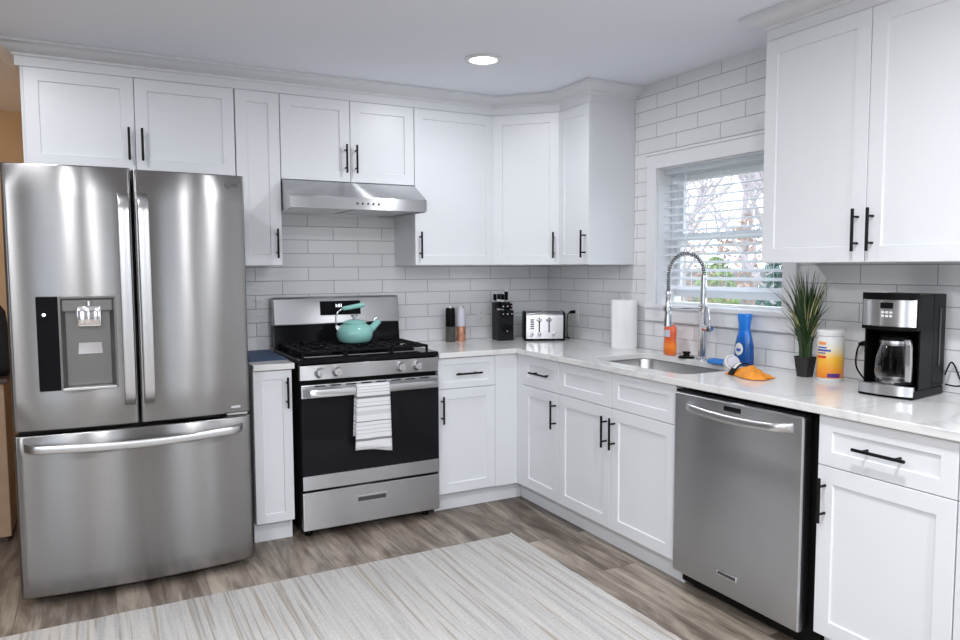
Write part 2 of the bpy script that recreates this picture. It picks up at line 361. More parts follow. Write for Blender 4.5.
struct(wall_holes('y', -6.15, .15, -7, 1.4, 0, CEIL, [(-5.2, -3.6, .7, 2.05)]), 'wall_left', 'wall')
REAR = [(-3.10, -2.88, .06, 2.2), (-1.60, -1.12, .06, 2.2), (-.62, -.36, .06, 2.2), (-4.9, -4.1, .06, 2.2)]  # unseen openings, placed and shaped to put bright streaks in the fridge steel
struct(wall_holes('x', -7.15, .15, -6.15, .16, 0, CEIL, REAR), 'wall_rear', 'wall')
struct(wall_holes('x', 1.4, .12, -6.15, -3.0, 0, CEIL, []), 'wall_hallway', 'beige')
struct(wall_holes('y', -3.075, .13, .14, 1.4, 0, CEIL, []), 'wall_hallway_side', 'beige')
struct(G().box(-6.15, .16, -7.15, 1.52, -.12, 0), 'floor', 'floor')
struct(G().box(-6.15, .16, -7.15, 1.52, CEIL, CEIL+.15), 'ceiling', 'ceil')

# window casing, sill, frame, sash, glass
g = G(); c = .075; x0, x1 = -.018, 0
g.box(x0, x1, WY1, WY1+c, WZ0-.0, WZ1+c, .002); g.box(x0, x1, WY0-c, WY0, WZ0, WZ1+c, .002); g.box(x0, x1, WY0, WY1, WZ1, WZ1+c, .002)
g.box(-.026, x1, WY0-c-.012, WY1+c+.012, WZ1+c, WZ1+c+.014, .003)
g.box(x0, x1, WY0-c, WY1+c, WZ0-c-.012, WZ0-.016, .002)
w1 = struct(g, 'window_1', 'trim')
g = G(); g.box(-.03, -.0005, WY0-c, WY1+c, WZ0-.016, WZ0+.006, .003); g.box(0, .155, WY0+.0005, WY1-.0005, WZ0+.0005, WZ0+.006); g.obj('window_sill', 'trim', w1)
g = G(); jx0, jx1 = .0, .155
g.box(jx0, jx1, WY1-.006, WY1-.0005, WZ0+.0065, WZ1-.0005); g.box(jx0, jx1, WY0+.0005, WY0+.006, WZ0+.0065, WZ1-.0005); g.box(jx0, jx1, WY0+.0065, WY1-.0065, WZ1-.006, WZ1-.0005); g.obj('jamb_lining', 'trim', w1)
g = G()
fx0, fx1 = .095, .15; a0, a1, b0, b1 = WY0+.007, WY1-.007, WZ0+.007, WZ1-.007
g.box(fx0, fx1, a0, a0+.03, b0, b1, .003); g.box(fx0, fx1, a1-.03, a1, b0, b1, .003); g.box(fx0, fx1, a0+.03, a1-.03, b1-.03, b1); g.box(fx0, fx1, a0+.03, a1-.03, b0, b0+.012)
g.obj('window_frame', 'vinyl', w1)
g = G()
s0, s1, t0, t1 = a0+.031, a1-.031, WZ0+.05, b1-.031
for bz0, bz1, xx in ((t0, 1.56, .10), (1.53, t1, .122)):
    g.box(xx, xx+.022, s0, s0+.035, bz0, bz1, .002); g.box(xx, xx+.022, s1-.035, s1, bz0, bz1, .002)
    g.box(xx, xx+.022, s0+.035, s1-.035, bz0, bz0+.04); g.box(xx, xx+.022, s0+.035, s1-.035, bz1-.03, bz1)
g.obj('window_sash', 'vinyl', w1)
g = G(); g.box(.109, .113, s0+.03, s1-.03, t0+.03, 1.54); g.box(.131, .135, s0+.03, s1-.03, 1.55, t1-.02); g.obj('window_pane', 'glass', w1)

for i, (xa, xb, za, zb) in enumerate(REAR):
    g = G()
    for q in ((xa-.06, xa, za-.05, zb+.06), (xb, xb+.06, za-.05, zb+.06), (xa, xb, zb, zb+.06), (xa, xb, za-.05, za)): g.box(q[0], q[1], -7.0, -6.985, q[2], q[3])
    w = struct(g, 'window_%d' % (i+2), 'trim')
    G().box(xa, xb, -7.08, -7.075, za, zb).obj('window_pane', 'glass', w)
g = G()
for q in ((-6.36, -6.3, .09, 2.21), (-5.95, -5.89, .09, 2.21), (-6.3, -5.95, 2.15, 2.21), (-6.3, -5.95, .09, .15)): g.box(-.015, 0, q[0], q[1], q[2], q[3])
w = struct(g, 'window_7', 'trim'); G().box(.075, .08, -6.3, -5.95, .15, 2.15).obj('window_pane', 'glass', w)  # unseen opening added for a narrow bright streak on the fridge
g = G()
for q in ((-5.26, -5.2, .64, 2.11), (-3.6, -3.54, .64, 2.11), (-5.2, -3.6, 2.05, 2.11), (-5.2, -3.6, .64, .7), (-4.42, -4.38, .7, 2.05)): g.box(-6.0, -5.985, q[0], q[1], q[2], q[3])
w = struct(g, 'window_6', 'trim'); G().box(-6.08, -6.075, -5.2, -3.6, .7, 2.05).obj('window_pane', 'glass', w)  # unseen window added on the left for general fill light

# crown moulding along the wall cabinets
ZU0, ZU1 = 1.40, 2.305
prof = [(-.02, 2.307), (.0, 2.307), (.0, 2.350), (.007, 2.352), (.010, 2.362), (.024, 2.366), (.060, 2.384), (.072, 2.394), (.082, 2.396), (.082, CEIL-.001), (-.02, CEIL-.001)]
struct(G().sweep([(-3.083, -.001), (-3.083, -.322), (-.613, -.322), (-.322, -.613), (-.322, -.917), (-.001, -.917)], prof), 'trim_1', 'paint', autos=35)
struct(G().sweep([(-.001, -2.118), (-.322, -2.118), (-.322, -3.93), (-.001, -3.93)], prof), 'trim_2', 'paint', autos=35)

# ================================================================== CABINETS
def door_mesh(x0, x1, z0, z1, yb, t=.019, stile=.057, rec=.007):
    g = G(); yf = yb-t
    def R(i, y): return [(x0+i, y, z0+i), (x1-i, y, z0+i), (x1-i, y, z1-i), (x0+i, y, z1-i)]
    g.loft([R(0, yb), R(0, yf+.0015), R(.0015, yf), R(stile, yf), R(stile+.003, yf+rec), R(stile+.0045, yf+rec)])
    return g
def pull(parent, kind, a, z, yf, ln=.155):
    """black bar pull; kind v: vertical at x=a centred z; h: horizontal centred a"""
    g = G(); r = .0058; so = .034; h = ln/2
    P = (lambda u, y: (a, y, z+u)) if kind == 'v' else (lambda u, y: (a+u, y, z))
    g.tube([P(-h, yf-so), P(-h+.001, yf-so), P(h-.001, yf-so), P(h, yf-so)], [r*.8, r, r, r*.8], 12)
    for u in (-h*.62, h*.62): g.tube([P(u, yf), P(u, yf-so)], .0045, 10)
    return g.obj('handle', 'handle', parent, autos=40)
def front(root, name, x0, x1, z0, z1, yb, hk=None, ha=0, hz=0, ln=.155, stile=.057, loc=None, rz=0):
    gp = .0015
    d = door_mesh(x0+gp, x1-gp, z0+gp, z1-gp, yb, stile=stile).obj(name, 'paint', root)
    if hk: pull(d, hk, ha, hz, yb-.019, ln)
    if loc: d.location = loc; d.rotation_euler = (0, 0, rz)
    return d
UD, BD = .311, .606
def upper(label, loc, rz, w, z0, fronts, group='white wall cabinets'):
    r = thing('wall_cabinet', label, 'cabinet', loc, rz, group)
    G().box(.0005, w-.0005, -.002, -UD, z0, ZU1+.002, .001).obj('cabinet_body', 'paint', r)
    for x0, x1, side in fronts:
        hx = x0+.029 if side == 'l' else x1-.029
        front(r, 'door', x0, x1, z0, ZU1, -UD, 'v', hx, z0+(.118 if z0 < 1.5 else .125))
    return r
TD = -pi/2
cab1 = upper('wide two-door white wall cabinet above the refrigerator', (-3.065, 0, 0), 0, .931, 1.86, [(.012, .466, 'r'), (.466, .93, 'l')])
upper('tall narrow white wall cabinet between refrigerator and range hood', (-2.132, 0, 0), 0, .226, ZU0, [(0, .226, 'r')])
upper('short two-door white wall cabinet directly above the range hood', (-1.905, 0, 0), 0, .765, 1.86, [(0, .3825, 'r'), (.3825, .765, 'l')])
upper('white single-door wall cabinet just right of the range hood', (-1.1395, 0, 0), 0, .528, ZU0, [(0, .528, 'l')])
upper('white wall cabinet on the window wall with pale blue-lit end panel', (0, -.6115, 0), TD, .3035, ZU0, [(0, .3035, 'r')])
upper('large two-door white wall cabinet above the coffee maker', (0, -2.119, 0), TD, .925, ZU0, [(0, .4625, 'r'), (.4625, .925, 'l')])
r = thing('wall_cabinet', 'diagonal white wall cabinet set across the room corner', 'cabinet', (0, 0, 0), 0, 'white wall cabinets')
A = [(-.002, -.002), (-.6105, -.002), (-.6105, -UD), (-UD, -.6105), (-.002, -.6105)]
G().loft([[(x, y, ZU0) for x, y in A], [(x, y, ZU1+.002) for x, y in A]]).obj('cabinet_body', 'paint', r)
dl = (.61-UD)*math.sqrt(2)
front(r, 'door', .006, dl-.006, ZU0, ZU1, 0, 'v', dl-.036, ZU0+.118, loc=(-.61-.001, -UD-.001, 0), rz=-pi/4)

def base(label, loc, rz, w, items, filler=None, toe=(0, 0), sink=False):
    r = thing('base_cabinet', label, 'cabinet', loc, rz, 'white base cabinets')
    if sink:
        g = G().box(.0005, w-.0005, -.002, -BD, .107, .66, .001)
        g.box(.0005, w-.0005, -.585, -BD, .6605, .884); g.box(.0005, .018, -.002, -.5845, .6605, .884); g.box(w-.018, w-.0005, -.002, -.5845, .6605, .884)
    else: g = G().box(.0005, w-.0005, -.002, -BD, .107, .884, .001)
    if filler: g.box(filler[0], filler[1], -BD+.001, -.622, .1075, .8835)
    g.obj('cabinet_body', 'paint', r)
    G().box(.0005-toe[0], w-.0005+toe[1], -.5, -.562, .001, .1065).obj('toe_kick', 'paint', r)
    for it in items: front(r, *it)
    return r
ZD0, ZDm, ZD1 = .110, .708, .882
base('narrow white base cabinet between refrigerator and range', (-2.134, 0, 0), 0, .192, [('door', 0, .192, ZD0, ZD1, -BD, 'v', .164, .768, .155, .045)])
base('white base cabinet with drawer just right of the range', (-1.1375, 0, 0), 0, .515,
     [('drawer', 0, .365, ZDm, ZD1, -BD, 'h', .182, .792, .165, .036), ('door', 0, .365, ZD0, ZDm, -BD, 'v', .021, .595)], (.366, .5150), (0, .060))
base('narrow white base cabinet with drawer beside the inner corner', (0, -.6265, 0), TD, .4305,
     [('drawer', .066, .43, ZDm, ZD1, -BD, 'h', .27, .793, .185, .050), ('door', .066, .43, ZD0, ZDm, -BD, 'v', .402, .592)], (-.0035, .065), (.063, 0))
base('two-door white sink base cabinet under the sink', (0, -1.0575, 0), TD, .8895,
     [('drawer_front', 0, .4447, ZDm, ZD1, -BD, None, 0, 0, .1, .05), ('drawer_front', .4447, .889, ZDm, ZD1, -BD, None, 0, 0, .1, .05),
      ('door', 0, .4447, ZD0, ZDm, -BD, 'v', .4447-.031, .590), ('door', .4447, .889, ZD0, ZDm, -BD, 'v', .4447+.031, .590)], sink=True)
base('white base cabinet with drawer right of the dishwasher', (0, -2.6365, 0), TD, .4605,
     [('drawer', 0, .46, ZDm, ZD1, -BD, 'h', .234, .794, .175, .05), ('door', 0, .46, ZD0, ZDm, -BD, 'v', .032, .592)])
base('white base cabinet cut off by the right edge of the photo', (0, -3.0975, 0), TD, .46,
     [('drawer', 0, .46, ZDm, ZD1, -BD, 'h', .234, .794, .175, .05), ('door', 0, .46, ZD0, ZDm, -BD, 'v', .4, .592)])

# countertops
CD = .646
def counter_main():
    g = G(); b = g.b
    outer = [(-1.1385, -.001), (-1.1385, -CD), (-CD, -CD), (-CD, -3.75), (-.001, -3.75), (-.001, -.001)]
    hole = [(x, y) for x, y, z in g.rrloop(-.54, -.135, -1.90, -1.19, 0, .07, 8)]
    ed = []
    for loop in (outer, hole):
        vs = [b.verts.new((x, y, .915)) for x, y in loop]
        ed += [b.edges.new((vs[i], vs[(i+1) % len(vs)])) for i in range(len(vs))]
    res = bmesh.ops.triangle_fill(b, use_beauty=True, use_dissolve=False, edges=ed)
    fs = [f for f in res['geom'] if isinstance(f, bmesh.types.BMFace)]
    ex = bmesh.ops.extrude_face_region(b, geom=fs)
    for v in [e for e in ex['geom'] if isinstance(e, bmesh.types.BMVert)]: v.co.z = .8855
    return g
tag(counter_main().obj('countertop', 'quartz', bevel=.003), 'long L-shaped white quartz countertop with grey veins around the sink', 'countertop')
tag(G().box(-2.134, -1.932, -.001, -CD, .8855, .915, .003).obj('countertop', 'quartz'), 'short white countertop piece between refrigerator and range', 'countertop')

# sink
r = thing('sink', 'rectangular undermount stainless steel sink set in the countertop', 'sink', (0, 0, .70))
g = G(); L_ = []
for e, z in ((.025, .183), (.002, .183), (.0, .175), (-.004, .03), (-.02, .008), (-.06, .0)): L_.append(g.rrloop(-.54-e, -.135+e, -1.90-e, -1.19+e, z, .07 if e > -.05 else .04, 8))
g.loft(L_, False, True); o = g.obj('basin', 'sink', r, autos=60)
G().lathe([(.0, .001), (.04, .001), (.044, .004), (.05, .003), (.05, .001)], (-.34, -1.545, 0), 28).obj('drain', 'chrome', r, autos=40)

# ================================================================== REFRIGERATOR
FX0, FX1, FXM = -3.112, -2.192, -2.650
fr = thing('refrigerator', 'large stainless steel french-door refrigerator with bottom freezer drawer', 'refrigerator', (-2.65, -.45, 0))
fr_off = Vector((2.65, .45, 0))
def FO(g, name, mats, parent=fr, **k):
    for v in g.b.verts: v.co += fr_off
    return g.obj(name, mats, parent, **k)
FO(G().box(FX0+.012, FX1-.012, -.03, -.775, .05, 1.775, .004), 'cabinet_body', 'dgrey')
g = G(); g.box(FX0+.03, FX1-.03, -.1, -.76, .012, .05)
FO(g, 'base_grille', 'black')
for xx in (FX0+.08, FX1-.08):
    for yy in (-.12, -.70): g = G(); g.lathe([(.018, 0), (.02, .0118)], (xx, yy, 0), 14); FO(g, 'foot', 'black')
def bow(x): 
    u = (x-(FX0+FX1)/2)/((FX1-FX0)/2); return -.855-.034*(1-u*u)
def bowed(x0, x1, z0, z1, hole=None, rl=.012, rr=.012):
    """convex door panel with rounded side edges, optional rectangular cut-out"""
    xs = set([x0, x1]); n = 26
    for i in range(n+1): xs.add(x0+(x1-x0)*i/n)
    for k in (.0015, .004, .008, .012): xs.add(x0+k); xs.add(x1-k)
    zs = {z0, z0+.002, z0+.006, z1-.006, z1-.002, z1}
    for i in range(9): zs.add(z0+(z1-z0)*i/8)
    if hole: xs |= {hole[0], hole[1]}; zs |= {hole[2], hole[3]}
    xs = sorted(xs); zs = sorted(zs)
    def dep(x, z):
        y = bow(x); e = min(x-x0, x1-x)
        if e < rl: y += rl-math.sqrt(max(0, rl*rl-(rl-e)**2))
        e = min(z-z0, z1-z)
        if e < .006: y += .006-math.sqrt(max(0, .006**2-(.006-e)**2))
        return y
    g = G(); V = {}
    for i, x in enumerate(xs):
        for j, z in enumerate(zs): V[i, j] = g.b.verts.new((x, dep(x, z), z))
    for i in range(len(xs)-1):
        for j in range(len(zs)-1):
            if hole and hole[0] <= (xs[i]+xs[i+1])/2 <= hole[1] and hole[2] <= (zs[j]+zs[j+1])/2 <= hole[3]: continue
            g.face((V[i, j], V[i+1, j], V[i+1, j+1], V[i, j+1]))
    # sides and back
    yb = -.78; B = {k: g.b.verts.new((x, yb, z)) for k, (x, z) in {0: (x0, z0), 1: (x1, z0), 2: (x1, z1), 3: (x0, z1)}.items()}
    nx, nz = len(xs)-1, len(zs)-1
    g.face([B[0]]+[V[i, 0] for i in range(nx+1)]+[B[1]]); g.face([B[3]]+[V[i, nz] for i in range(nx+1)]+[B[2]])
    g.face([B[0]]+[V[0, j] for j in range(nz+1)]+[B[3]]); g.face([B[1]]+[V[nx, j] for j in range(nz+1)]+[B[2]])
    g.face([B[0], B[1], B[2], B[3]])
    return g
H = (-3.012, -2.726, .895, 1.277)
ld = FO(bowed(FX0, FXM-.003, .733, 1.805, H), 'door', 'fsteel', autos=50)
rd = FO(bowed(FXM+.003, FX1, .733, 1.80), 'door', 'fsteel', autos=50)
dw = FO(bowed(FX0, FX1, .042, .716), 'freezer_drawer', 'fsteel', autos=50)
def bar_handle(pts, w, t, parent, vert=True):
    """flat arched bar handle: rectangular rounded section swept through pts"""
    g = G(); ls = []
    for p in pts:
        l = []
        for k in range(12):
            a = 2*pi*k/12; cu = math.copysign(abs(cos(a))**.6, cos(a))*w/2; cv = math.copysign(abs(sin(a))**.6, sin(a))*t/2
            l.append((p[0]+cu, p[1]+cv, p[2]) if vert else (p[0], p[1]+cv, p[2]+cu))
        ls.append(l)
    g.loft(ls)
    return FO(g, 'handle', 'psteel', parent, autos=50)
for dd, xc in ((ld, FXM-.036), (rd, FXM+.038)):
    P_ = []
    y_s = bow(xc)
    for i in range(25):
        u = i/24; z = .815+(1.70-.815)*u; e = min(u, 1-u)
        P_.append((xc, y_s+.002-.052*min(1, (e/.05))**.6-.010*sin(pi*u), z))
    bar_handle(P_, .042, .013, dd)
P_ = []
for i in range(41):
    u = i/40; x = FX0+.035+(FX1-FX0-.07)*u; e = min(u, 1-u)
    P_.append((x, bow(x)+.002-.050*min(1, e/.04)**.6, .668-.010*sin(pi*u)*1.3))
bar_handle(P_, .034, .016, dw, False)
# water dispenser
dp = G()
yF = bow(-2.87)-.004
dp.box(H[0], -2.935, yF, yF+.03, H[2], H[3], .004)
dsp = FO(dp, 'dispenser_panel', 'gloss', ld)
g = G(); a0, a1, z0, z1 = -2.935, H[1], H[2], H[3]
def ring(i, y, top=0): return [(a0+i, y, z0+i*.6), (a1-i, y, z0+i*.6), (a1-i, y, z1-i-top), (a0+i, y, z1-i-top)]
yE = bow(a1)-.006
g.loft([ring(0, yE+.05), ring(0, yE), ring(.008, yE), ring(.012, yE+.01), ring(.034, yE+.085, .05)], True, True)
FO(g, 'dispenser_recess', 'disp', ld, autos=30)
g = G(); bx = (a0+a1)/2+.005
g.loft([[(bx-.075, yE+.083, z0+.028), (bx+.075, yE+.083, z0+.028), (bx+.066, yE+.072, z1-.11), (bx-.06, yE+.072, z1-.11)], [(bx-.075, yE+.0845, z0+.028), (bx+.075, yE+.0845, z0+.028), (bx+.066, yE+.0845, z1-.11), (bx-.06, yE+.0845, z1-.11)]])
FO(g, 'dispenser_back', 'dispin', ld)
g = G(); g.box(a0+.012, a1-.012, yE+.012, yE+.08, z1-.062, z1-.014, .004); FO(g, 'dispenser_hood', 'disp', ld)
g = G(); g.box(bx-.045, bx+.045, yE+.004, yE+.07, z1-.125, z1-.040, .008); g.lathe([(.008, 0), (.008, .02)], (bx, yE+.006, z1-.04), 12); FO(g, 'dispenser_spout', 'chrome', ld, autos=40)
g = G(); g.loft([[(bx-.036, yE+.066, z1-.122), (bx+.036, yE+.066, z1-.122), (bx+.036, yE+.072, z1-.122), (bx-.036, yE+.072, z1-.122)], [(bx-.045, yE+.040, z1-.240), (bx+.045, yE+.040, z1-.240), (bx+.045, yE+.048, z1-.240), (bx-.045, yE+.048, z1-.240)]])
FO(g, 'dispenser_paddle', 'chrome', ld)
g = G(); g.box(a0+.006, a1-.006, yE-.008, yE+.08, z0-.002, z0+.010, .003); FO(g, 'drip_tray', 'psteel', ld)
g = G(); g.lathe([(.006, 0), (.006, .002)], (0, 0, 0), 16, 'Y')
for v in g.b.verts: v.co += Vector((-2.985, yF-.003, 1.205))
FO(g, 'indicator_light', 'digit', ld)
g = G(); g.lathe([(.014, 0), (.014, .003), (.012, .004)], (-2.262, bow(-2.262)-.004, 1.755), 20, 'Y'); g.box(-2.246, -2.222, bow(-2.234)-.003, bow(-2.234)+.001, 1.748, 1.762, .001); FO(g, 'badge', 'dgrey', rd, autos=40)
g = G(); g.box(-2.29, -2.235, bow(-2.26)-.002, bow(-2.26)+.002, .756, .766, .0008); FO(g, 'badge', 'psteel', rd)
g = G(); g.box(-2.29, -2.20, -.775, -.835, .718, .731, .002); FO(g, 'hinge', 'psteel', rd)
for xx in (FX0+.06, FX1-.06): g = G(); g.box(xx-.03, xx+.03, -.70, -.80, 1.776, 1.795, .004); FO(g, 'hinge_cover', 'dgrey')

# ================================================================== RANGE
RX0, RX1 = -1.9115, -1.1505; RXC = (RX0+RX1)/2; RF = -.655
rg = thing('gas_range', 'freestanding stainless steel gas range with black oven window', 'stove', (RXC, -.35, 0))
ro = Vector((-RXC, .35, 0))
def RO(g, name, mats, parent=rg, **k):
    for v in g.b.verts: v.co += ro
    return g.obj(name, mats, parent, **k)
RO(G().box(RX0+.002, RX1-.002, -.03, RF+.03, .04, .905, .003), 'range_body', 'black')
for xx in (RX0+.05, RX1-.05):
    for yy in (-.1, RF+.08): g = G(); g.lathe([(.02, 0), (.018, .0405)], (xx, yy, 0), 14); RO(g, 'foot', 'black')
g = G(); g.box(RX0-.001, RX1+.001, -.05, RF-.012, .905, .930, .006); 
RO(g, 'cooktop', 'gloss')
G2 = G(); G2.box(RX0+.03, RX1-.03, RF+.07, RF+.0735, .9302, .9325, .001); RO(G2, 'cooktop_rim', 'psteel')
# control panel, tilted
g = G(); g.loft([[(x, RF-.002, .822), (x, RF-.012, .898), (x, RF+.03, .903), (x, RF+.03, .822)] for x in (RX0, RX1)])
RO(g, 'control_panel', 'steel', bevel=.002)
for kx in (-1.812, -1.722, -1.373, -1.278):
    g = G(); g.lathe([(.026, 0), (.026, -.006), (.0235, -.010), (.020, -.030), (.0185, -.034), (.0, -.034)], (0, 0, 0), 28, 'Y')
    g.box(-.003, .003, -.040, -.012, -.020, .020, .002)
    for v in g.b.verts: v.co += Vector((kx, RF-.0065, .860))
    RO(g, 'knob', 'psteel', autos=35)
# oven door
od = G()
def OR(i0, i1, z0, z1, y): return [(RX0+i0, y, z0), (RX1-i1, y, z0), (RX1-i1, y, z1), (RX0+i0, y, z1)]
od.box(RX0+.002, RX1-.002, RF+.028, RF-.012, .262, .800, .004)
door = RO(od, 'oven_door', 'black')
RO(G().box(RX0+.003, RX1-.003, RF-.006, RF-.019, .262, .335, .003), 'lower_trim', 'steel', door)
RO(G().box(RX0+.003, RX1-.003, RF-.006, RF-.019, .733, .800, .003), 'upper_trim', 'steel', door)
RO(G().box(RX0+.004, RX1-.004, RF-.008, RF-.016, .3355, .7325, .001), 'oven_window', 'oven', door)
g = G()
for i in range(8):
    xa = RX0+.07+i*.082; g.box(xa, xa+.055, RF-.010, RF-.0195, .789, .795)
RO(g, 'vent_slots', 'gloss', door)
g = G(); ls = []
for i in range(33):
    u = i/32; x = RX0+.012+(RX1-RX0-.024)*u; e = min(u, 1-u); y = RF-.015-.045*min(1, e/.035)**.5
    ls.append([(x, y-.009, .744), (x, y-.013, .755), (x, y-.013, .770), (x, y-.009, .781), (x, y+.006, .781), (x, y+.006, .744)])
g.loft(ls); RO(g, 'handle', 'steel', door, autos=40)
# storage drawer
g = G(); g.box(RX0+.002, RX1-.002, RF+.03, RF-.016, .052, .250, .005); sd = RO(g, 'storage_drawer', 'steel')
g = G(); g.box(-1.622, -1.468, RF-.0165, RF-.0175, .165, .197, .0004); hp = RO(g, 'handle_recess', 'dgrey', sd)
g = G(); g.box(-1.628, -1.462, RF-.016, RF-.026, .190, .199, .002); g.box(-1.628, -1.462, RF-.016, RF-.019, .160, .166, .001); RO(g, 'drawer_pull', 'psteel', sd)
# back guard
g = G(); g.loft([[(x, -.012, .93), (x, -.10, .93), (x, -.085, 1.062), (x, -.012, 1.062)] for x in (RX0+.002, RX1-.002)]); RO(g, 'backguard_base', 'gloss')
g = G(); g.loft([[(x, -.012, 1.060), (x, -.098, 1.060), (x, -.100, 1.066), (x, -.078, 1.208), (x, -.068, 1.219), (x, -.012, 1.219)] for x in (RX0+.001, RX1-.001)]); bk = RO(g, 'backguard', 'steel', bevel=.004)
def gy(z): return -.100+(z-1.066)*.022/.142
g = G(); xa, xb = -1.642, -1.397
g.loft([[(xa, gy(1.112)-.0025, 1.112), (xb, gy(1.112)-.0025, 1.112), (xb, gy(1.193)-.0025, 1.193), (xa, gy(1.193)-.0025, 1.193)], [(xa, gy(1.112)+.004, 1.112), (xb, gy(1.112)+.004, 1.112), (xb, gy(1.193)+.004, 1.193), (xa, gy(1.193)+.004, 1.193)]])
RO(g, 'display', 'gloss', bk)
def text_mesh(name, body, size, loc, rot, mat, parent=None, ext=.0004, off=Vector()):
    c = bpy.data.curves.new(name, 'FONT'); c.body = body; c.size = size; c.extrude = ext; c.align_x = 'CENTER'; c.align_y = 'CENTER'
    o = bpy.data.objects.new('t', c); COL.objects.link(o)
    me = bpy.data.meshes.new_from_object(o.evaluated_get(bpy.context.evaluated_depsgraph_get())); bpy.data.objects.remove(o)
    me.materials.clear(); me.materials.append(M[mat])
    o = bpy.data.objects.new(name, me); COL.objects.link(o); o.location = Vector(loc)+off; o.rotation_euler = rot
    if parent: o.parent = parent
    return o
text_mesh('clock_digits', '1:01', .026, (-1.53, gy(1.165)-.0045, 1.165), (radians(90-8), 0, 0), 'digit', bk, off=ro)
# burners and grates
for cx, cy, rr in ((-1.76, -.20, .04), (-1.76, -.47, .05), (-1.523, -.33, .055), (-1.286, -.20, .045), (-1.286, -.47, .05)):
    g = G(); g.lathe([(rr+.02, 0), (rr+.018, .006), (rr, .010), (rr, .016), (rr-.004, .020), (0, .021)], (cx, cy, .929), 26); RO(g, 'burner_cap', 'iron', autos=40)
for i, (xa, xb) in enumerate(((RX0+.03, -1.652), (-1.648, -1.398), (-1.394, RX1-.03))):
    g = G(); ya, yb, zt = -.115, -.585, .962; w = .0055
    def rod(p, q): g.tube([p, q], w, 8)
    for yy in (ya, yb): g.box(xa, xb, yy-w, yy+w, zt-.012, zt, .002)
    for xx in (xa+w, xb-w): g.box(xx-w, xx+w, yb, ya, zt-.012, zt, .002)
    xm = (xa+xb)/2; ym = (ya+yb)/2
    g.box(xa, xb, ym-w, ym+w, zt-.012, zt, .002)
    for cy in ((ya+ym)/2, (ym+yb)/2):
        g.box(xa, xm-.03, cy-w, cy+w, zt-.010, zt+.002, .002); g.box(xm+.03, xb, cy-w, cy+w, zt-.010, zt+.002, .002)
        for s_ in (-1, 1): g.box(xm-w, xm+w, cy+s_*.03, cy+s_*.115, zt-.010, zt+.002, .002)
        for s_ in (-1, 1): g.box(xm+s_*.062-w*.8, xm+s_*.062+w*.8, cy-.1, cy+.1, zt-.012, zt, .002)
    for xx in (xa+w, xb-w):
        for yy in (ya, ym, yb): g.box(xx-w, xx+w, yy-w, yy+w, .930, zt-.005)
    RO(g, 'grate', 'iron')

# dish towel over the oven handle
def towel():
    g = G(); nx = 14; xa, xb = -1.640, -1.462; hy = RF-.055
    prof = []
    for i in range(8): prof.append((hy+.017, .52+(.77-.52)*i/7))
    for i in range(1, 6): a = pi*i/6; prof.append((hy-.002+.019*cos(a), .782+.008*sin(a)))
    for i in range(13): prof.append((hy-.021, .782-(.782-.452)*i/12))
    rows = []
    for j, (y, z) in enumerate(prof):
        row = []
        t = max(0, (.78-z)/.33)
        for i in range(nx+1):
            u = i/nx; x = xa+(xb-xa)*u + (-.014*(1-u) + .004*u)*t
            yy = y + (.004*t*sin(u*9+z*4) if j > 10 else 0) - (.010*t if j > 10 else 0)
            row.append((x, yy, z + (.012*sin(u*3.2+1)-.006)*t*(1 if j > 10 else .3)))
        rows.append(row)
    g.loft(rows, False, False, closed=False)
    return g
o = towel().obj('dish_towel', 'towel', smooth=True)
sm = o.modifiers.new('solid', 'SOLIDIFY'); sm.thickness = .005; sm.offset = 0
tag(o, 'white dish towel with grey stripes hanging over the oven handle', 'towel')

# ================================================================== RANGE HOOD
hd = thing('range_hood', 'stainless steel under-cabinet range hood above the stove', 'range hood', (RXC, 0, 1.68))
ho = Vector((-RXC, 0, -1.68))
def HO(g, name, mats, **k):
    for v in g.b.verts: v.co += ho
    return g.obj(name, mats, hd, **k)
HX0, HX1 = -1.903, -1.1425
g = G(); T = .002
sec = [(-.002, 1.858), (-.30, 1.858), (-.335, 1.856), (-.505, 1.762), (-.507, 1.758), (-.507, 1.698), (-.490, 1.698), (-.490, 1.712), (-.002, 1.712)]
g.loft([[(x, y, z) for y, z in sec] for x in (HX0, HX1)]); HO(g, 'hood_body', 'steel')
g = G(); g.box(HX0+.001, HX0+.010, -.49, -.003, 1.694, 1.712); g.box(HX1-.010, HX1-.001, -.49, -.003, 1.694, 1.712); g.box(HX0, HX1, -.012, -.003, 1.694, 1.712); HO(g, 'lower_lip', 'steel')
for xa, xb in ((HX0+.02, RXC-.01), (RXC+.01, HX1-.02)):
    g = G(); g.box(xa, xb, -.47, -.03, 1.704, 1.7115, .002)
    for i in range(9): yy = -.45+i*.045; g.box(xa+.02, xb-.02, yy, yy+.018, 1.701, 1.7045)
    HO(g, 'grease_filter', 'psteel')
for i in range(5):
    g = G(); g.lathe([(.006, 0), (.006, -.003), (.004, -.004)], (-1.545+i*.030, -.507, 1.730), 14, 'Y'); HO(g, 'button', 'dgrey', autos=40)
g = G(); g.box(HX0+.03, HX0+.20, -.5075, -.508, 1.712, 1.745); 

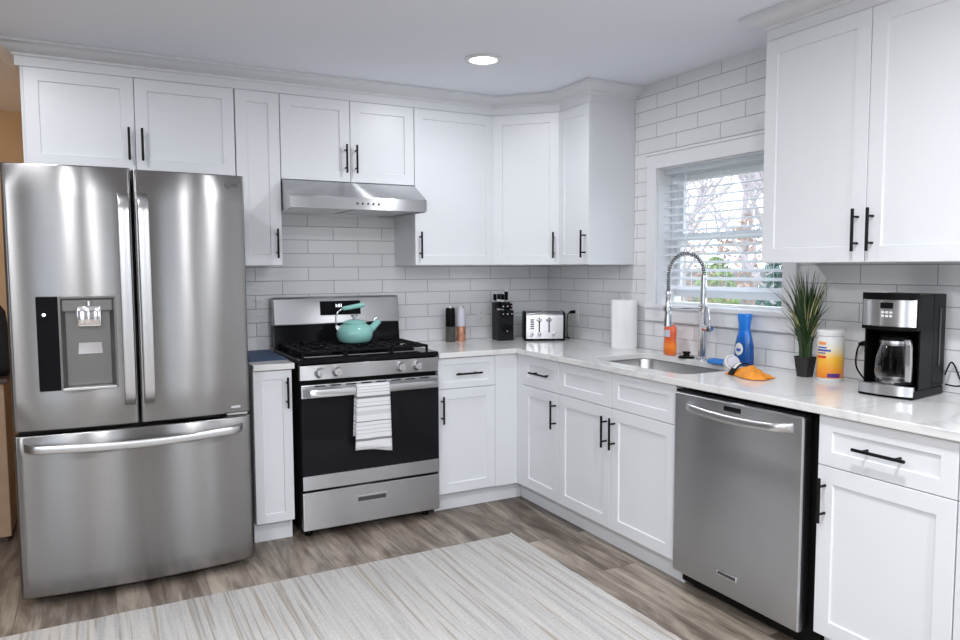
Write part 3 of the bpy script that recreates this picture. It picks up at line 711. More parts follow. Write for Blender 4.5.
# ================================================================== DISHWASHER  (local frame: x along -Y world)
dwr = thing('dishwasher', 'stainless steel dishwasher with arched bar handle', 'dishwasher', (0, -1.954, 0), TD)
G().box(.008, .676, -.03, -.590, .03, .868, .003).obj('tub_body', 'black', dwr)
G().box(.03, .66, -.45, -.545, .001, .095).obj('toe_kick', 'black', dwr)
g = G(); ls = []
W0, W1 = .006, .640; yb, yf = -.600, -.648
g.box(W0, W1, yb, yf, .088, .862, .006); pd = g.obj('door', 'steel', dwr)
G().box(W0+.002, W1, -.591, -.640, .8625, .872, .002).obj('control_strip', 'gloss', pd)
g = G(); ls = []
for i in range(33):
    u = i/32; x = .085+(.598-.085)*u; e = min(u, 1-u); y = yf+.004-.046*min(1, e/.10)**.55; z = .812+.014*(1-sin(pi*u))-.008
    ls.append([(x, y+.008*cos(a), z+.0165*sin(a)) for a in [2*pi*k/12 for k in range(12)]])
g.loft(ls); g.obj('handle', 'psteel', pd, autos=50)
g = G(); g.box(.278, .362, yf-.0015, yf+.002, .826, .845, .001); g.obj('vent_slot', 'gloss', pd)
g = G(); g.box(.262, .362, yf-.004, yf+.001, .163, .184, .002); bdg = g.obj('badge', 'chrome', pd)
G().box(.267, .357, yf-.0045, yf-.003, .167, .180).obj('badge_inlay', 'dgrey', bdg)

# ================================================================== WINDOW BLIND
bl = thing('window_blind', 'white horizontal slat blind lowered in the kitchen window', 'blind', (.055, (WY0+WY1)/2, WZ1))
def BO(g, name, mats, **k):
    for v in g.b.verts: v.co -= Vector((.055, (WY0+WY1)/2, WZ1))
    return g.obj(name, mats, bl, **k)
ya, yb = WY0+.010, WY1-.016
BO(G().box(.03, .085, ya, yb, 1.895, 1.9235, .003), 'headrail', 'blind')
BO(G().box(.032, .080, ya, yb, 1.262, 1.282, .004), 'bottom_rail', 'blind')
g = G(); z = 1.322; 
while z < 1.88:
    t = .006
    g.loft([[(.031, y, z-t), (.055, y, z+.002), (.080, y, z+t), (.080, y, z+t+.003), (.055, y, z+.005), (.031, y, z-t+.003)] for y in (ya, yb)])
    z += .0435
BO(g, 'slats', 'blind')
g = G()
for yy in (ya+.12, (ya+yb)/2, yb-.12):
    for xx in (.030, .081): g.tube([(xx, yy, 1.27), (xx, yy, 1.89)], .0011, 6)
BO(g, 'ladder_cords', 'blind')
BO(G().tube([(.026, yb-.17, 1.885), (.022, yb-.19, 1.50)], .003, 8), 'tilt_wand', 'blind')

# ================================================================== FAUCET
fa = thing('faucet', 'tall chrome pull-down kitchen faucet with spring neck', 'faucet', (-.075, -1.545, .915))
hdv = Vector((-.185, .055, 0))            # towards the spray head
hn = hdv.normalized()
G().lathe([(.032, 0), (.032, .006), (.027, .012), (.022, .016), (.021, .24), (.023, .245), (.023, .275), (.016, .28), (.0145, .43), (.0, .43)], n=28).obj('faucet_body', 'chrome', fa, autos=35)
arch = []
Rr = hdv.length/2; zc = .43
for i in range(40): 
    a = pi*(1-i/39); c_ = hn*(Rr+Rr*cos(a)); arch.append(Vector((0, 0, zc+Rr*1.12*sin(a)))+c_)
arch = [Vector((0, 0, .25)), Vector((0, 0, .34))]+arch[::-1] if (arch[0]-Vector((0, 0, zc))).length > .1 else [Vector((0, 0, .25)), Vector((0, 0, .34))]+arch
arch += [arch[-1]+Vector((0, 0, -.05)), arch[-1]+Vector((0, 0, -.15))]
G().tube(arch, .0075, 12).obj('hose', 'dgrey', fa, smooth=True)
# spring coil follows the arch
def resample(P, step):
    o = [P[0]]; acc = 0
    for a, b in zip(P, P[1:]):
        d = (b-a).length; k = max(1, int(d/step))
        for i in range(1, k+1): o.append(a+(b-a)*i/k)
    return o
path = resample(arch[2:], .0012); coil = []; ang = 0; up = None
for i, p in enumerate(path):
    d = (path[min(i+1, len(path)-1)]-path[max(0, i-1)]).normalized()
    if up is None: up = Vector((hn.y, -hn.x, 0))
    up = (up-d*up.dot(d)).normalized(); w_ = d.cross(up)
    coil.append(p+(up*cos(ang)+w_*sin(ang))*.0115); ang += 2*pi*.0012/.0115
g = G(); g.tube(coil, .0028, 5); g.obj('spring', 'chrome', fa, smooth=True)
hb = hdv+Vector((0, 0, 0))
g = G(); g.lathe([(.0, .350), (.014, .350), (.016, .335), (.013, .33), (.013, .285), (.017, .275), (.0185, .215), (.021, .190), (.022, .175), (.019, .172), (0, .172)], (hb.x, hb.y, 0), 24); g.obj('spray_head', 'chrome', fa, autos=35)
g = G(); g.tube([Vector((0, 0, .262))+hn*.02, Vector((0, 0, .262))+hn*(2*Rr-.018)], .0045, 10)
g.lathe([(.020, .252), (.0245, .252), (.0245, .272), (.020, .272)], (hb.x, hb.y, 0), 24, cap=False); g.obj('holder_arm', 'chrome', fa, autos=35)
g = G(); g.tube([(0, 0, .160), (-.012, -.03, .160), (-.03, -.075, .163)], [.0165, .0165, .0175], 16); g.tube([(-.03, -.07, .165), (-.032, -.078, .185), (-.020, -.055, .265)], [.009, .007, .0045], 10)
g.obj('lever', 'chrome', fa, autos=40)

# ================================================================== SMALL THINGS ON THE COUNTER
CZ = .9152
# kettle
kx, ky, kz = -1.505, -.30, .9645
k = thing('kettle', 'mint green enamel tea kettle on the stove grate', 'kettle', (kx, ky, kz))
G().lathe([(0, 0), (.072, 0), (.092, .012), (.101, .035), (.103, .055), (.096, .080), (.080, .098), (.064, .106), (.063, .110), (0, .110)], n=44).obj('kettle_body', 'teal', k, autos=50)
lid = G().lathe([(.066, .109), (.066, .114), (.055, .122), (.030, .130), (0, .132)], n=36).obj('lid', 'teal', k, autos=50)
G().lathe([(.012, .131), (.007, .137), (.007, .143), (.021, .149), (.021, .154), (0, .157)], n=20).obj('lid_knob', 'chrome', lid, autos=40)
G().tube([(.075, 0, .058), (.105, 0, .078), (.135, 0, .105), (.148, 0, .118)], [.028, .022, .0165, .015], 18).obj('spout', 'teal', k, autos=50)
G().tube([(.118, 0, .118), (.121, 0, .135), (.128, 0, .136)], .0025, 8).obj('whistle_lever', 'chrome', k)
G().tube([(-.092, 0, .085), (-.108, 0, .100), (-.106, 0, .150), (-.095, 0, .178), (-.065, 0, .196)], .0045, 10).obj('handle_bracket', 'chrome', k, smooth=True)
G().tube([(-.070, 0, .192), (-.060, 0, .195), (.045, 0, .211), (.058, 0, .212), (.062, 0, .212)], [.008, .012, .014, .012, .006], 14).obj('handle', 'teal', k, smooth=True)
G().lathe([(.012, -.008), (.012, .008)], (-.098, 0, .088), 14, 'Y').obj('hinge', 'chrome', k, autos=40)

# salt and pepper mills
def mill(label, x, y, top, bot):
    r = thing('spice_mill', label, 'spice mill', (x, y, CZ), 0, 'spice mills')
    G().lathe([(0, 0), (.029, 0), (.031, .004), (.031, .094), (.029, .096), (0, .096)], n=28).obj('jar', bot, r, autos=40)
    G().lathe([(0, .0965), (.030, .0965), (.0315, .10), (.030, .210), (.028, .216), (0, .216)], n=28).obj('grinder_top', top, r, autos=40)
    G().lathe([(0, .2165), (.024, .2165), (.022, .224), (0, .225)], n=24).obj('cap', 'psteel', r, autos=40)
mill('black-topped spice mill with dark lower half, left of its pair', -.808, -.105, 'black', 'smoke')
mill('pale-topped spice mill with copper lower half', -.731, -.10, 'lav', 'copper')

# knife block
kb = thing('knife_block', 'black knife block with knives and scissors left of the toaster', 'knife block', (-.461, -.17, CZ), radians(-6))
G().box(-.054, .054, -.055, .055, 0, .195, .004).obj('block', 'blackblock', kb)
g = G().box(-.054, .054, .0, .055, .193, .245, .004); g.obj('block_riser', 'blackblock', kb)
kn = [(-.042, .03, .312), (-.014, .03, .312), (.012, .03, .310), (.038, .03, .326), (-.040, -.025, .265), (-.016, -.025, .262)]
for i, (x, y, zt) in enumerate(kn):
    z0 = .2455 if y > 0 else .1955
    a = G().box(x-.0095, x+.0095, y-.012, y+.012, z0+.012, zt-.012, .005).obj('knife_handle', 'black', kb)
    G().box(x-.0085, x+.0085, y-.0105, y+.0105, z0, z0+.0125, .001).obj('bolster', 'psteel', a)
    G().box(x-.0095, x+.0095, y-.012, y+.012, zt-.014, zt, .004).obj('end_cap', 'plate', a)  # white colour stands in for the bright shine of metal tips
for row, z0 in ((0, .205), (1, .155)):
    for i in range(3):
        x = -.030+i*.030; a = G().box(x-.0075, x+.0075, -.056, -.075, z0-.0, z0+.035, .004).obj('steak_knife_handle', 'black', kb)
        G().lathe([(.006, 0), (.006, -.003)], (x, -.0745, z0+.0175), 12, 'Y').obj('rivet', 'chrome', a)
g = G()
for s_ in (-1, 1):
    for i in range(1): g.tube([Vector((s_*.020, -.062, .085))+Vector((.013*cos(t), 0, .020*sin(t))) for t in [2*pi*j/18 for j in range(19)]], .004, 8)
g.box(-.006, .006, -.066, -.058, .05, .075, .002); g.obj('scissors', 'black', kb, smooth=False)
G().lathe([(.005, 0), (.005, -.004)], (0, -.066, .062), 12, 'Y').obj('scissor_pivot', 'chrome', kb)

# toaster
ts = thing('toaster', 'brushed steel four-slot toaster with black ends near the corner', 'toaster', (-.222, -.285, CZ), radians(-27))
def sect(x, w, h, r=.03): 
    o = []
    for cx, cz, a0 in ((w-r, h-r, 0), (-w+r, h-r, 90)):
        for i in range(7): a = radians(a0+15*i); o.append((x, cx+r*cos(a), cz+r*sin(a)))
    return o+[(x, -w, .014), (x, w, .014)]
TW = .088
g = G().loft([sect(-.118, TW, .183), sect(.118, TW, .183)]); g.obj('shell', 'steel', ts, autos=40)
g = G().loft([sect(-.134, TW-.006, .178), sect(-.130, TW+.002, .186), sect(-.1185, TW+.002, .186)]); g.loft([sect(.1185, TW+.002, .186), sect(.130, TW+.002, .186), sect(.134, TW-.006, .178)])
g.obj('end_caps', 'black', ts, autos=40)
G().box(-.13, .13, -TW-.002, TW+.002, 0, .014, .003).obj('base', 'black', ts)
g = G()
for yy in (-.045, .02):
    for xa, xb in ((-.105, -.008), (.008, .105)): g.box(xa, xb, yy-.0, yy+.022, .181, .1842)
g.obj('bread_slots', 'gloss', ts)
for xc in (-.035, .028):
    G().box(xc-.004, xc+.004, -TW-.002, -TW+.002, .055, .150).obj('lever_track', 'gloss', ts)
    lv = G().box(xc-.017, xc+.017, -TW-.022, -TW-.002, .130, .142, .004).obj('lever', 'chrome', ts)
for xc in (-.085, -.035, .06):
    G().lathe([(.014, 0), (.013, -.016), (.0, -.017)], (xc, -TW, .042), 20, 'Y').obj('dial', 'chrome', ts, autos=40)
for i in range(5):
    G().box(-.092, -.068, -TW-.003, -TW+.001, .075+i*.014, .083+i*.014, .001).obj('button', 'dgrey', ts)

def outlet(label, loc, rz, double=False):
    r = thing('wall_outlet', label, 'outlet', loc, rz, 'wall outlets')
    G().box(-.036, .036, -.006, -.0005, -.057, .057, .003).obj('cover_plate', 'plate', r)
    for zz in (-.02, .02):
        f = G().box(-.017, .017, -.0085, -.0055, zz-.0145, zz+.0145, .004).obj('socket', 'plate', r)
        g = G()
        for xx in (-.006, .006): g.box(xx-.0012, xx+.0012, -.0088, -.0083, zz-.003, zz+.006)
        g.obj('slot', 'black', f)
    return r
outlet('white wall outlet on the tile between spice mills and knife block', (-.535, 0, 1.065), 0)
outlet('white wall outlet with the toaster plug in it', (0, -.335, 1.075), TD)
outlet('white wall outlet behind the wipes canister and coffee maker', (0, -2.385, 1.055), TD)
def cord(label, pts, plug, loc0=(0, 0, 0), rad=.0035):
    r = thing('power_cord', label, 'cord', pts[0], 0, 'black power cords'); o = -Vector(pts[0])
    P = [Vector(p) for p in pts]
    # catmull-rom
    C = []
    for i in range(len(P)-1):
        p0, p1, p2, p3 = P[max(0, i-1)], P[i], P[i+1], P[min(len(P)-1, i+2)]
        for k in range(8):
            t = k/8; C.append(.5*((2*p1)+(p2-p0)*t+(2*p0-5*p1+4*p2-p3)*t*t+(3*p1-p0-3*p2+p3)*t**3))
    C.append(P[-1])
    g = G().tube([c+o for c in C], rad, 8); g.obj('cable', 'black', r, smooth=True)
    if plug: g = G().tube([C[0]+o, C[0]+o+Vector((-.012, 0, 0)), C[0]+o+Vector((-.034, 0, -.001)), C[0]+o+Vector((-.042, 0, -.002))], [.011, .011, .009, .005], 12); g.obj('plug', 'black', r, autos=50)
cord('black cord running from the wall down behind the toaster', [(-.010, -.335, 1.092), (-.050, -.336, 1.089), (-.070, -.340, 1.065), (-.076, -.345, 1.0), (-.074, -.345, .94), (-.055, -.34, .919), (-.03, -.28, .919), (-.03, -.12, .919)], True)
cord('black cord looping from the wall outlet to the coffee maker', [(-.010, -2.385, 1.07), (-.044, -2.385, 1.068), (-.062, -2.382, 1.04), (-.064, -2.382, .98), (-.07, -2.42, .935), (-.085, -2.47, .92), (-.095, -2.515, .9195)], True)

# paper towel roll
pt = thing('paper_towel_roll', 'white paper towel roll standing left of the sink', 'paper towels', (-.095, -.945, CZ))
G().lathe([(.021, .006), (.074, .006), (.0755, .010), (.0755, .276), (.074, .280), (.021, .280), (.021, .006)], n=44, cap=False).obj('roll', 'paper', pt, autos=50)
G().lathe([(.078, 0), (.078, .004), (.074, .0055), (.010, .0055), (.008, .29), (.0, .29)], n=32).obj('holder', 'plate', pt, autos=40)
g = G().box(.072, .0775, -.03, .0, .006, .28); 
for v in g.b.verts: v.co = Matrix.Rotation(radians(200), 3, 'Z') @ v.co
g.obj('loose_sheet', 'paper', pt)

def squash(g, sy):
    for v in g.b.verts: v.co.x *= sy
    return g
# orange soap bottle
sb = thing('soap_bottle', 'orange dish soap bottle standing behind the sink below the faucet spray head', 'soap bottle', (-.085, -1.318, CZ))
squash(G().lathe([(0, 0), (.028, 0), (.034, .006), (.035, .05), (.031, .085), (.034, .120), (.033, .145), (.024, .158), (.012, .164), (0, .165)], n=32), .62).obj('bottle', 'orangeliq', sb, autos=60)
g = G().lathe([(0, .1655), (.013, .1655), (.0125, .178), (.006, .180), (0, .182)], n=18); g.obj('cap', 'plate', sb, autos=40)
g = squash(G().lathe([(.0352, .098), (.0345, .135)], n=32, cap=False), .64); fs = [f for f in g.b.faces if not (f.calc_center_median().x < -.002 and f.calc_center_median().y > -.02)]
bmesh.ops.delete(g.b, geom=fs, context='FACES'); g.obj('label_panel', 'lav', sb)
# sink stopper
st = thing('sink_stopper', 'black rubber sink stopper lying behind the sink', 'sink stopper', (-.105, -1.462, CZ))
G().lathe([(0, 0), (.043, 0), (.043, .004), (.038, .009), (0, .010)], n=32).obj('disc', 'black', st, autos=40)
G().lathe([(0, .010), (.018, .010), (.014, .020), (.021, .027), (.020, .033), (0, .034)], n=24).obj('knob', 'black', st, autos=40)
# blue sponge
tag(G().box(-.032, .032, -.050, .050, 0, .022, .006).obj('sponge', 'bluesp', autos=40), 'blue rectangular sponge lying right of the faucet', 'sponge')
sp = bpy.data.objects['sponge']; sp.location = (-.135, -1.715, CZ); sp.rotation_euler = (0, 0, radians(12))
# blue spray bottle
bb = thing('detergent_bottle', 'tall blue squeeze bottle standing behind the orange cloth', 'bottle', (-.075, -1.812, CZ))
squash(G().lathe([(0, 0), (.040, 0), (.045, .006), (.045, .045), (.043, .095), (.036, .130), (.029, .160), (.026, .175), (.028, .200), (.033, .232), (.034, .244), (.031, .248), (0, .248)], n=32), .66).obj('bottle', 'blue', bb, autos=60)
def bottle_rad(z):
    P_ = [(0, .040), (.006, .045), (.045, .045), (.095, .043), (.130, .036), (.160, .029)]
    for (z0, r0), (z1, r1) in zip(P_, P_[1:]):
        if z <= z1: return r0+(r1-r0)*(z-z0)/(z1-z0)
    return .029
def oval(parent, name, mat, yc, zc, ry, rz, lift):
    g = G(); n, k = 28, 5; V = []
    for j in range(k+1):
        ring_ = []
        for i in range(n):
            a = 2*pi*i/n; y = yc+ry*j/k*cos(a); z = zc+rz*j/k*sin(a); r_ = bottle_rad(z); ring_.append(Vector((-.66*math.sqrt(max(0, r_*r_-y*y))-lift, y, z)))
        V.append([g.b.verts.new(p) for p in ring_])
    for j in range(k):
        for i in range(n): g.face((V[j][i], V[j][(i+1) % n], V[j+1][(i+1) % n], V[j+1][i]))
    return g.obj(name, mat, parent, smooth=True)
lo = oval(bb, 'label_oval', 'plate', .004, .080, .022, .030, .0008)
oval(lo, 'label_mark', 'bluep', .004, .076, .013, .008, .0014)
bb.scale = (1.15, 1.15, 1); sb.scale = (1.22, 1.22, 1)
# tipped white cup and orange cloth
cp = thing('scrub_brush', 'round white and grey brush head tipped against the orange cloth', 'brush', (-.30, -1.955, CZ))
g = G().lathe([(0, 0), (.034, 0), (.042, .010), (.044, .040), (.038, .044), (.036, .042), (.034, .020), (0, .018)], n=30)
Rm = Vector((-.30, -.80, .42)).to_track_quat('Z', 'Y').to_matrix() * .80
for v in g.b.verts: v.co = Rm @ v.co + Vector((.0, .022, .032))
g.obj('brush_body', 'plate', cp, autos=50)
g = G().lathe([(0, .041), (.034, .041), (.033, .046), (0, .048)], n=28)
for v in g.b.verts: v.co = Rm @ v.co + Vector((.0, .022, .032))
g.obj('brush_face', 'lav', cp, autos=50)
def cloth():
    g = G(); n = 18; V = {}
    for i in range(n+1):
        for j in range(n+1):
            u, v = i/n*2-1, j/n*2-1
            r_ = max(abs(u), abs(v)); h = .042*(1-r_)**.75*(1+.25*sin(3*u+5*v))+.004*abs(sin(7*u-4*v))*(r_ < .95)
            V[i, j] = g.b.verts.new((u*.062+.006*sin(4*v), v*.098*(1-.35*(u > 0)*u)+.006*sin(5*u), max(.003, h)))
    for i in range(n):
        for j in range(n): g.face((V[i, j], V[i+1, j], V[i+1, j+1], V[i, j+1]))
    return g
ct = thing('cleaning_cloth', 'crumpled orange cloth with black band on the counter', 'cloth', (-.335, -2.090, CZ), radians(-14))
o = cloth().obj('cloth', 'orange', ct, smooth=True); sm = o.modifiers.new('solid', 'SOLIDIFY'); sm.thickness = .003; sm.offset = 0
g = G(); Q = []
for i in range(13):
    t = i/12; Q.append((-.064+.125*t, .060+.01*sin(t*3), .006+.044*sin(pi*t)))
g.loft([[(x, y-.020, z), (x, y-.020, z+.004), (x, y+.020, z+.002), (x, y+.020, z-.002)] for x, y, z in Q]); bnd = g.obj('band', 'black', ct, smooth=False)
g = G(); Q = Q[2:6]; g.loft([[(x, y-.010, z+.0035), (x, y-.010, z+.0052), (x, y+.012, z+.0042), (x, y+.012, z+.002)] for x, y, z in Q]); g.obj('band_label', 'plate', bnd)

# potted grass
pl = thing('potted_grass', 'tall green grass plant in a small black pot', 'plant', (-.125, -2.188, CZ))
g = G()
g.loft([g.rrloop(-a, a, -a, a, z, .012, 4) for a, z in ((.026, 0), (.035, .082), (.037, .086), (.033, .086), (.032, .078))]); g.obj('pot', 'pot', pl, autos=40)
g = G(); g.loft([g.rrloop(-.0305, .0305, -.0305, .0305, z, .012, 4) for z in (.060, .0775)]); g.obj('soil', 'soil', pl)
g = G()
for i in range(230):
    a = random.uniform(0, 2*pi); r0 = random.uniform(0, .024); L_ = random.uniform(.19, .40); lean = random.uniform(.02, .17)*(L_/.34)
    if random.random() < .12: lean *= 1.7; L_ *= .9
    if cos(a) > 0: lean *= .5
    w = random.uniform(.0030, .0055); d = Vector((cos(a), sin(a), 0)); s_ = Vector((-sin(a), cos(a), 0))
    s_ = (s_*cos(.6)+d*sin(.6)*random.choice((-1, 1))).normalized()
    b0 = d*r0; n = 8; L1 = []; L2 = []; g.m(0)
    pale = random.random() < .2
    for k in range(n+1):
        t = k/n; p = b0+d*lean*t**2.2+Vector((0, 0, .076+L_*t-lean*.35*t**3)); ww = w*(1-t**2.5)+.0002
        L1.append(p-s_*ww); L2.append(p+s_*ww)
    for k in range(n):
        vs = [g.b.verts.new(q) for q in (L1[k], L2[k], L2[k+1], L1[k+1])]; g.m(1 if pale and k > 3 else 0); g.face(vs)
g.obj('grass_blades', ['leaf', 'leaf2'], pl)

# wipes canister
wc = thing('wipes_canister', 'white-lidded cleaning wipes canister with orange and yellow label', 'canister', (-.130, -2.311, CZ)); wc.scale = (1.13, 1.13, 1.02)
G().lathe([(0, 0), (.042, 0), (.0445, .004), (.0445, .178), (.043, .181), (0, .181)], n=40).obj('tub', 'plate', wc, autos=40)
G().lathe([(.0449, .014), (.0449, .172)], n=40, cap=False).obj('label_wrap', 'wipelabel', wc, autos=40)
G().lathe([(.0435, .1815), (.0460, .184), (.0460, .202), (.043, .207), (.015, .209), (0, .209)], n=40).obj('lid', 'plate', wc, autos=40)
def patch(name, mat, a0, a1, z0, z1, r=.0454):
    g = G(); n = 10
    g.loft([[(r*cos(radians(a0+(a1-a0)*i/n)), r*sin(radians(a0+(a1-a0)*i/n)), z) for i in range(n+1)] for z in (z0, z1)], False, False, closed=False)
    return g.obj(name, mat, wc)
patch('print_block', 'purple', 205, 262, .018, .034); patch('print_block', 'orangep', 160, 196, .148, .160)
for q in ((.134, .140, 155, 200), (.122, .130, 150, 218), (.112, .117, 155, 195)): patch('print_block', 'bluep', q[2], q[3], q[0], q[1])
patch('print_block', 'redp', 152, 198, .094, .104)

# coffee maker (front faces -X, local frame rotated)
cm = thing('coffee_maker', 'black and steel drip coffee maker with glass carafe', 'coffee maker', (-.165, -2.640, CZ), radians(-90+8)); cm.scale = (.98, 1.0, 1.105)
CW = .098
g = G(); g.box(-CW, CW, -.140, .105, 0, .030, .006); g.obj('base', 'black', cm)
def bowx(y0, z0, z1, w, d, th=.004, n=14):
    g = G(); ls = []
    for i in range(n+1):
        u = i/n*2-1; x = u*w; y = y0-d*(1-u*u); ls.append([(x, y, z0), (x, y-0, z1), (x, y0+.01, z1), (x, y0+.01, z0)])
    return g.loft(ls)
bowx(-.141, .010, .042, CW-.001, .018).obj('base_band', 'steel', cm, autos=40)
G().lathe([(0, .0305), (.066, .0305), (.066, .038), (.060, .040), (0, .040)], (0, -.065, 0), 32).obj('warming_plate', 'black', cm, autos=40)
g = G(); g.box(-CW, CW, .0, .105, .030, .335, .005); g.loft([[(x, .002, .22), (x, -.02, .235), (x, .002, .235)] for x in (-CW, CW)]); g.obj('water_tank', 'black', cm)
for s_ in (-1, 1): G().box(s_*CW-.006*(s_ > 0), s_*CW+.006*(s_ < 0), -.10, .002, .03, .235, .002).obj('side_panel', 'black', cm)
G().box(CW, CW+.003, .05, .06, .10, .29, .001).obj('water_gauge', 'dgrey', cm)
g = G(); g.box(-CW, CW, -.125, .002, .222, .335, .004); g.obj('brew_head', 'black', cm)
hf = bowx(-.126, .232, .322, CW-.004, .020); hfo = hf.obj('front_panel', 'steel', cm, autos=40)
bowx(-.124, .318, .340, CW, .026).obj('lid', 'black', cm, autos=40)
bowx(-.124, .220, .2315, CW, .026).obj('lower_rim', 'black', cm, autos=40)
G().box(-.022, .022, -.1495, -.14, .290, .309, .001).obj('clock_display', 'gloss', hfo)
for i in range(3):
    for j in range(2): G().box(-.018+i*.014, -.009+i*.014, -.1485, -.14, .262+j*.012, .269+j*.012, .001).obj('button', 'plate', hfo)
ca = G().lathe([(.050, .042), (.066, .050), (.071, .080), (.068, .125), (.056, .165), (.050, .182)], (0, -.068, 0), 36, cap=False).obj('carafe', 'carafe', cm, smooth=True)
G().lathe([(.0, .182), (.048, .182), (.050, .194), (.040, .202), (0, .204)], (0, -.068, 0), 30).obj('carafe_lid', 'black', ca, autos=40)
G().lathe([(.0515, .168), (.0535, .168), (.0515, .183), (.050, .183)], (0, -.068, 0), 30, cap=False).obj('carafe_collar', 'psteel', ca, autos=40)
g = G(); g.lathe([(.045, .0405), (.060, .0415), (.0635, .050), (.0625, .053)], (0, -.068, 0), 30, cap=False); g.obj('carafe_ring', 'psteel', ca, autos=40)
g = G(); Q = [(.045, -.100, .190), (.064, -.120, .192), (.074, -.130, .175), (.076, -.130, .11), (.072, -.122, .055)]
g.loft([[(x-.010, y-.006, z), (x+.010, y-.006, z), (x+.010, y+.008, z), (x-.010, y+.008, z)] for x, y, z in Q]); g.obj('carafe_handle', 'psteel', ca, bevel=.003)
cord('black cord coiled on the counter behind the coffee maker', [(-.045, -2.722, .985), (-.030, -2.732, 1.03), (-.026, -2.745, 1.02), (-.03, -2.768, .975), (-.033, -2.780, .955), (-.036, -2.755, .947), (-.040, -2.722, .95)], False, rad=.003)

# navy mat
tag(G().box(-2.125, -1.937, -.50, -.06, CZ, CZ+.010, .003).obj('drying_mat', 'navy'), 'dark navy mat lying on the short countertop by the refrigerator', 'mat')

# ceiling lights
def can(label, x, y, power):
    r = thing('ceiling_light', label, 'ceiling light', (x, y, CEIL), 0, 'recessed ceiling lights')
    G().lathe([(.066, -.0005), (.092, -.0005), (.094, -.004), (.090, -.008), (.070, -.010), (.066, -.006)], n=40, cap=False).obj('trim_ring', 'trim', r, autos=50)
    G().lathe([(0, -.004), (.067, -.004), (.067, -.0055), (0, -.0056)], n=36).obj('lens', 'lens', r, autos=40)
    l = bpy.data.lights.new('bulb', 'AREA'); l.shape = 'DISK'; l.size = .13; l.energy = power; l.color = (.955, .97, 1)
    o = bpy.data.objects.new('bulb', l); COL.objects.link(o); o.parent = r; o.location = (0, 0, -.012)
can('round lit recessed ceiling light above the corner, fully in view', -1.07, -1.045, CAN_NEAR)
can('recessed ceiling light at the top left edge, mostly out of frame', -3.09, -1.10, CAN_NEAR)
for x, y, n_ in ((-1.45, -3.3, 'right'), (-3.3, -3.3, 'middle'), (-5.0, -3.3, 'left')): can('unseen ceiling light added as fill above the camera, %s one of its row' % n_, x, y, FILL_MID)  # unseen row, added to spread flat fill light
for x, y, n_ in ((-1.3, -5.6, 'right'), (-3.2, -5.6, 'middle'), (-4.9, -5.6, 'left')): can('unseen ceiling light added as strong fill at the rear of the room, %s one of its row' % n_, x, y, FILL_REAR)  # unseen row, added and run strong to light the cabinets evenly
l = bpy.data.lights.new('hall_bulb', 'POINT'); l.energy = HALL_POWER; l.color = (1, .72, .45); l.shadow_soft_size = .12
pn = thing('pendant_light', 'warm hallway ceiling lamp hidden left of the refrigerator', 'ceiling light', (-4.4, .75, CEIL))
G().lathe([(.03, 0), (.03, -.02), (.12, -.04), (.14, -.09), (.12, -.11), (0, -.12)], n=28).obj('lamp_shade', 'plate', pn, autos=40)
o = bpy.data.objects.new('hall_bulb', l); COL.objects.link(o); o.parent = pn; o.location = (0, 0, -.30)

# rug
g = G(); n = 60; top = []
X0, X1, Y0, Y1 = -3.45, -.93, -2.75, -1.09
pts = []
def edge(a, b, k):
    for i in range(k): 
        t = i/k; pts.append((a[0]+(b[0]-a[0])*t+random.uniform(-.003, .003), a[1]+(b[1]-a[1])*t+random.uniform(-.003, .003)))
edge((X0, Y0), (X1, Y0), 60); edge((X1, Y0), (X1, Y1+.02), 40); edge((X1, Y1+.02), (X1-.02, Y1), 2); edge((X1-.02, Y1), (X0, Y1), 60); edge((X0, Y1), (X0, Y0), 40)
g.loft([[(x, y, z) for x, y in pts] for z in (.0008, .008)]+[[(x+(.004 if x < -2 else -.004), y+(.004 if y < -2 else -.004), .0105) for x, y in pts]])
tag(g.obj('area_rug', 'rug', autos=60), 'pale grey and cream striped rug with thin brown streaks on the floor', 'rug')

# hallway: sideboard and dark bag
sbd = thing('sideboard', 'tan wooden sideboard seen past the left side of the refrigerator', 'sideboard', (-3.9, .27, 0))
G().box(-.68, .68, -.22, .22, .03, .815, .004).obj('sideboard_body', 'oak', sbd)
G().box(-.70, .70, -.24, .24, .8155, .84, .004).obj('sideboard_top', 'oakd', sbd)
G().box(-.66, .66, -.20, .20, .001, .03).obj('plinth', 'oakd', sbd)
bgm = G(); bgm.lathe([(0, 0), (.10, 0), (.13, .05), (.125, .20), (.095, .33), (.05, .40), (0, .42)], n=24)
for v in bgm.b.verts: v.co.y *= .7; v.co.x *= 1+.12*sin(v.co.z*20)
o = bgm.obj('bag', 'cloth', smooth=True); o.location = (-3.31, .20, .8405)
tag(o, 'dark cloth bag standing on the sideboard left of the refrigerator', 'bag')

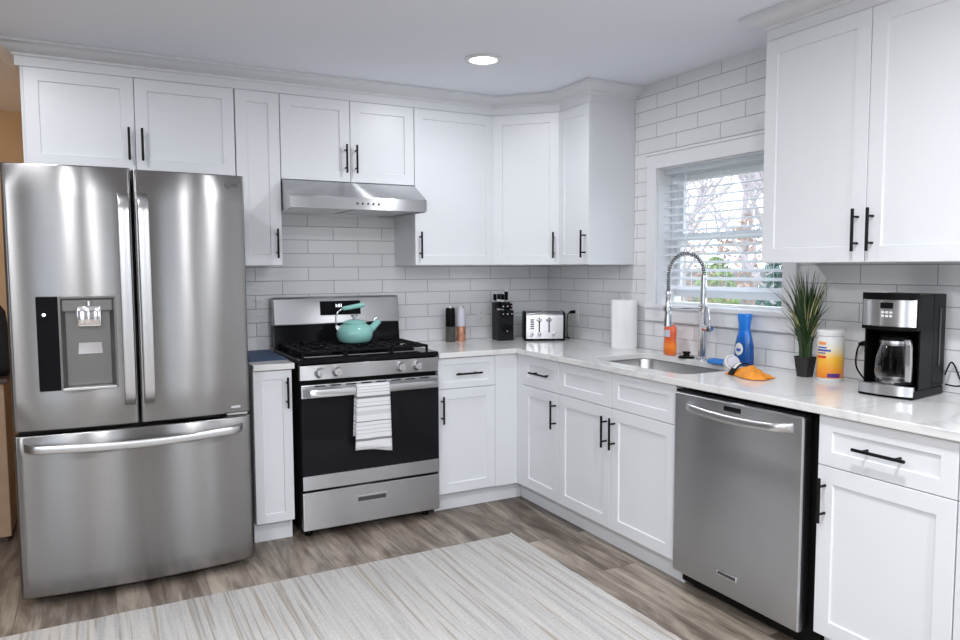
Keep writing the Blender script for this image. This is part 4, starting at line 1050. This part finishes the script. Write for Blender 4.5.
# ================================================================== OUTSIDE THE WINDOW
struct(G().box(.5, 40, -20, 40, -1.2, -.9), 'ground', 'lawn')
struct(G().box(-40, 40, -40, -7.6, -1.2, -.9), 'ground_rear', 'bounce')  # unseen ground, made pale so rear windows reflect brightly in the fridge
def bare_tree(label, x, y, h, seed):
    rnd = random.Random(seed); r = thing('bare_tree', label, 'tree', (x, y, -.9), 0, 'trees outside the window')
    gt, gb = G(), G()
    def branch(p, d, L_, rad, lev):
        n = 4; P_ = [p]; q = p.copy(); dd = d.copy()
        for i in range(n):
            dd = (dd+Vector((rnd.uniform(-.2, .2), rnd.uniform(-.2, .2), rnd.uniform(-.05, .2)))).normalized(); q = q+dd*L_/n; P_.append(q.copy())
        (gt if lev == 0 else gb).tube(P_, [rad*(1-.15*i) for i in range(n+1)], 5 if lev else 8)
        if lev < 4:
            for i in range(4 if lev < 3 else 3):
                t = rnd.choice(P_[1+(lev == 0):]); a = rnd.uniform(0, 2*pi)
                nd = (dd+Vector((cos(a), sin(a), rnd.uniform(-.1, .7)))*.9).normalized(); branch(t, nd, L_*rnd.uniform(.5, .72), rad*.5, lev+1)
    branch(Vector((0, 0, 0)), Vector((0, 0, 1)), h*.5, h*.02, 0)
    gt.obj('trunk', 'bark', r, smooth=True); gb.obj('branches', 'bark', r)
def bush(name, label, x, y, rx, h, mat, seed, n=1500, s=.10, z0=-.9):
    rnd = random.Random(seed); r = thing(name, label, 'shrub', (x, y, z0), 0, 'shrubs outside the window'); g = G()
    for i in range(n):
        a = rnd.uniform(0, 2*pi); t = rnd.random(); zz = h*t; rr = rx*(math.sqrt(max(.02, 1-(t*1.5-.5)**2)) if name != 'evergreen_tree' else (1.02-t))*rnd.uniform(.6, 1)
        c_ = Vector((rr*cos(a), rr*sin(a), zz+.05)); u = Vector((rnd.gauss(0, 1), rnd.gauss(0, 1), rnd.gauss(0, 1))).normalized()*s; v = u.orthogonal().normalized()*s*.5
        g.face([g.b.verts.new(c_+q) for q in (-u, v, u, -v)])
    g.obj('foliage', mat, r)
    G().tube([(0, 0, 0), (0, 0, h*.6)], [.06, .03], 8).obj('stem', 'bark', r)
bare_tree('slender bare tree nearest the kitchen window', 5.0, 3.5, 5.0, 1)
for k_, (x_, y_, h_, w_) in enumerate(((9.5, 9.6, 7.5, 'left-hand bare tree in the near row behind the window'), (10.6, 6.9, 7, 'right-hand bare tree in the near row, beside the evergreen'), (13.6, 15.2, 9, 'left-hand bare tree in the far row beyond the yard'),
        (20.0, 16.0, 11, 'middle bare tree in the far row beyond the yard'), (17.5, 9.0, 9, 'right-hand bare tree in the far row beyond the yard'))): bare_tree(w_, x_, y_, h_, 20+k_)
bush('russet_shrub', 'russet brown shrub on the left of the window view', 12.4, 12.3, 1.5, 4.0, 'rust', 3)
bush('russet_shrub', 'russet brown shrub in the middle of the window view', 12.6, 9.3, 1.3, 3.6, 'rust', 4)
bush('green_shrub', 'bright green low shrub seen through the lower slats', 7.6, 5.8, .5, 2.4, 'lime', 6, 1100, .07)
bush('evergreen_tree', 'dark evergreen on the right of the window view', 8.2, 4.6, .9, 3.9, 'ever', 7, 2600, .09)
fn = thing('garden_fence', 'grey board fence across the yard outside', 'fence', (0, 0, -.9))
fa_, fb_ = Vector((14, 22, 0)), Vector((24, 8, 0)); g = G()
for i in range(70):
    a, b = fa_, fb_; p = a+(b-a)*i/70; q = a+(b-a)*(i+.93)/70; nrm = Vector(((b-a).y, -(b-a).x, 0)).normalized()*.02
    g.loft([[(p.x-nrm.x, p.y-nrm.y, z), (q.x-nrm.x, q.y-nrm.y, z), (q.x+nrm.x, q.y+nrm.y, z), (p.x+nrm.x, p.y+nrm.y, z)] for z in (.02, 2.2)])
g.obj('boards', 'greyfence', fn)
for i in range(8):
    p = fa_+(fb_-fa_)*(i/7); G().box(p.x-.05, p.x+.05, p.y-.05, p.y+.05, 0, 2.3).obj('post', 'greyfence', fn)
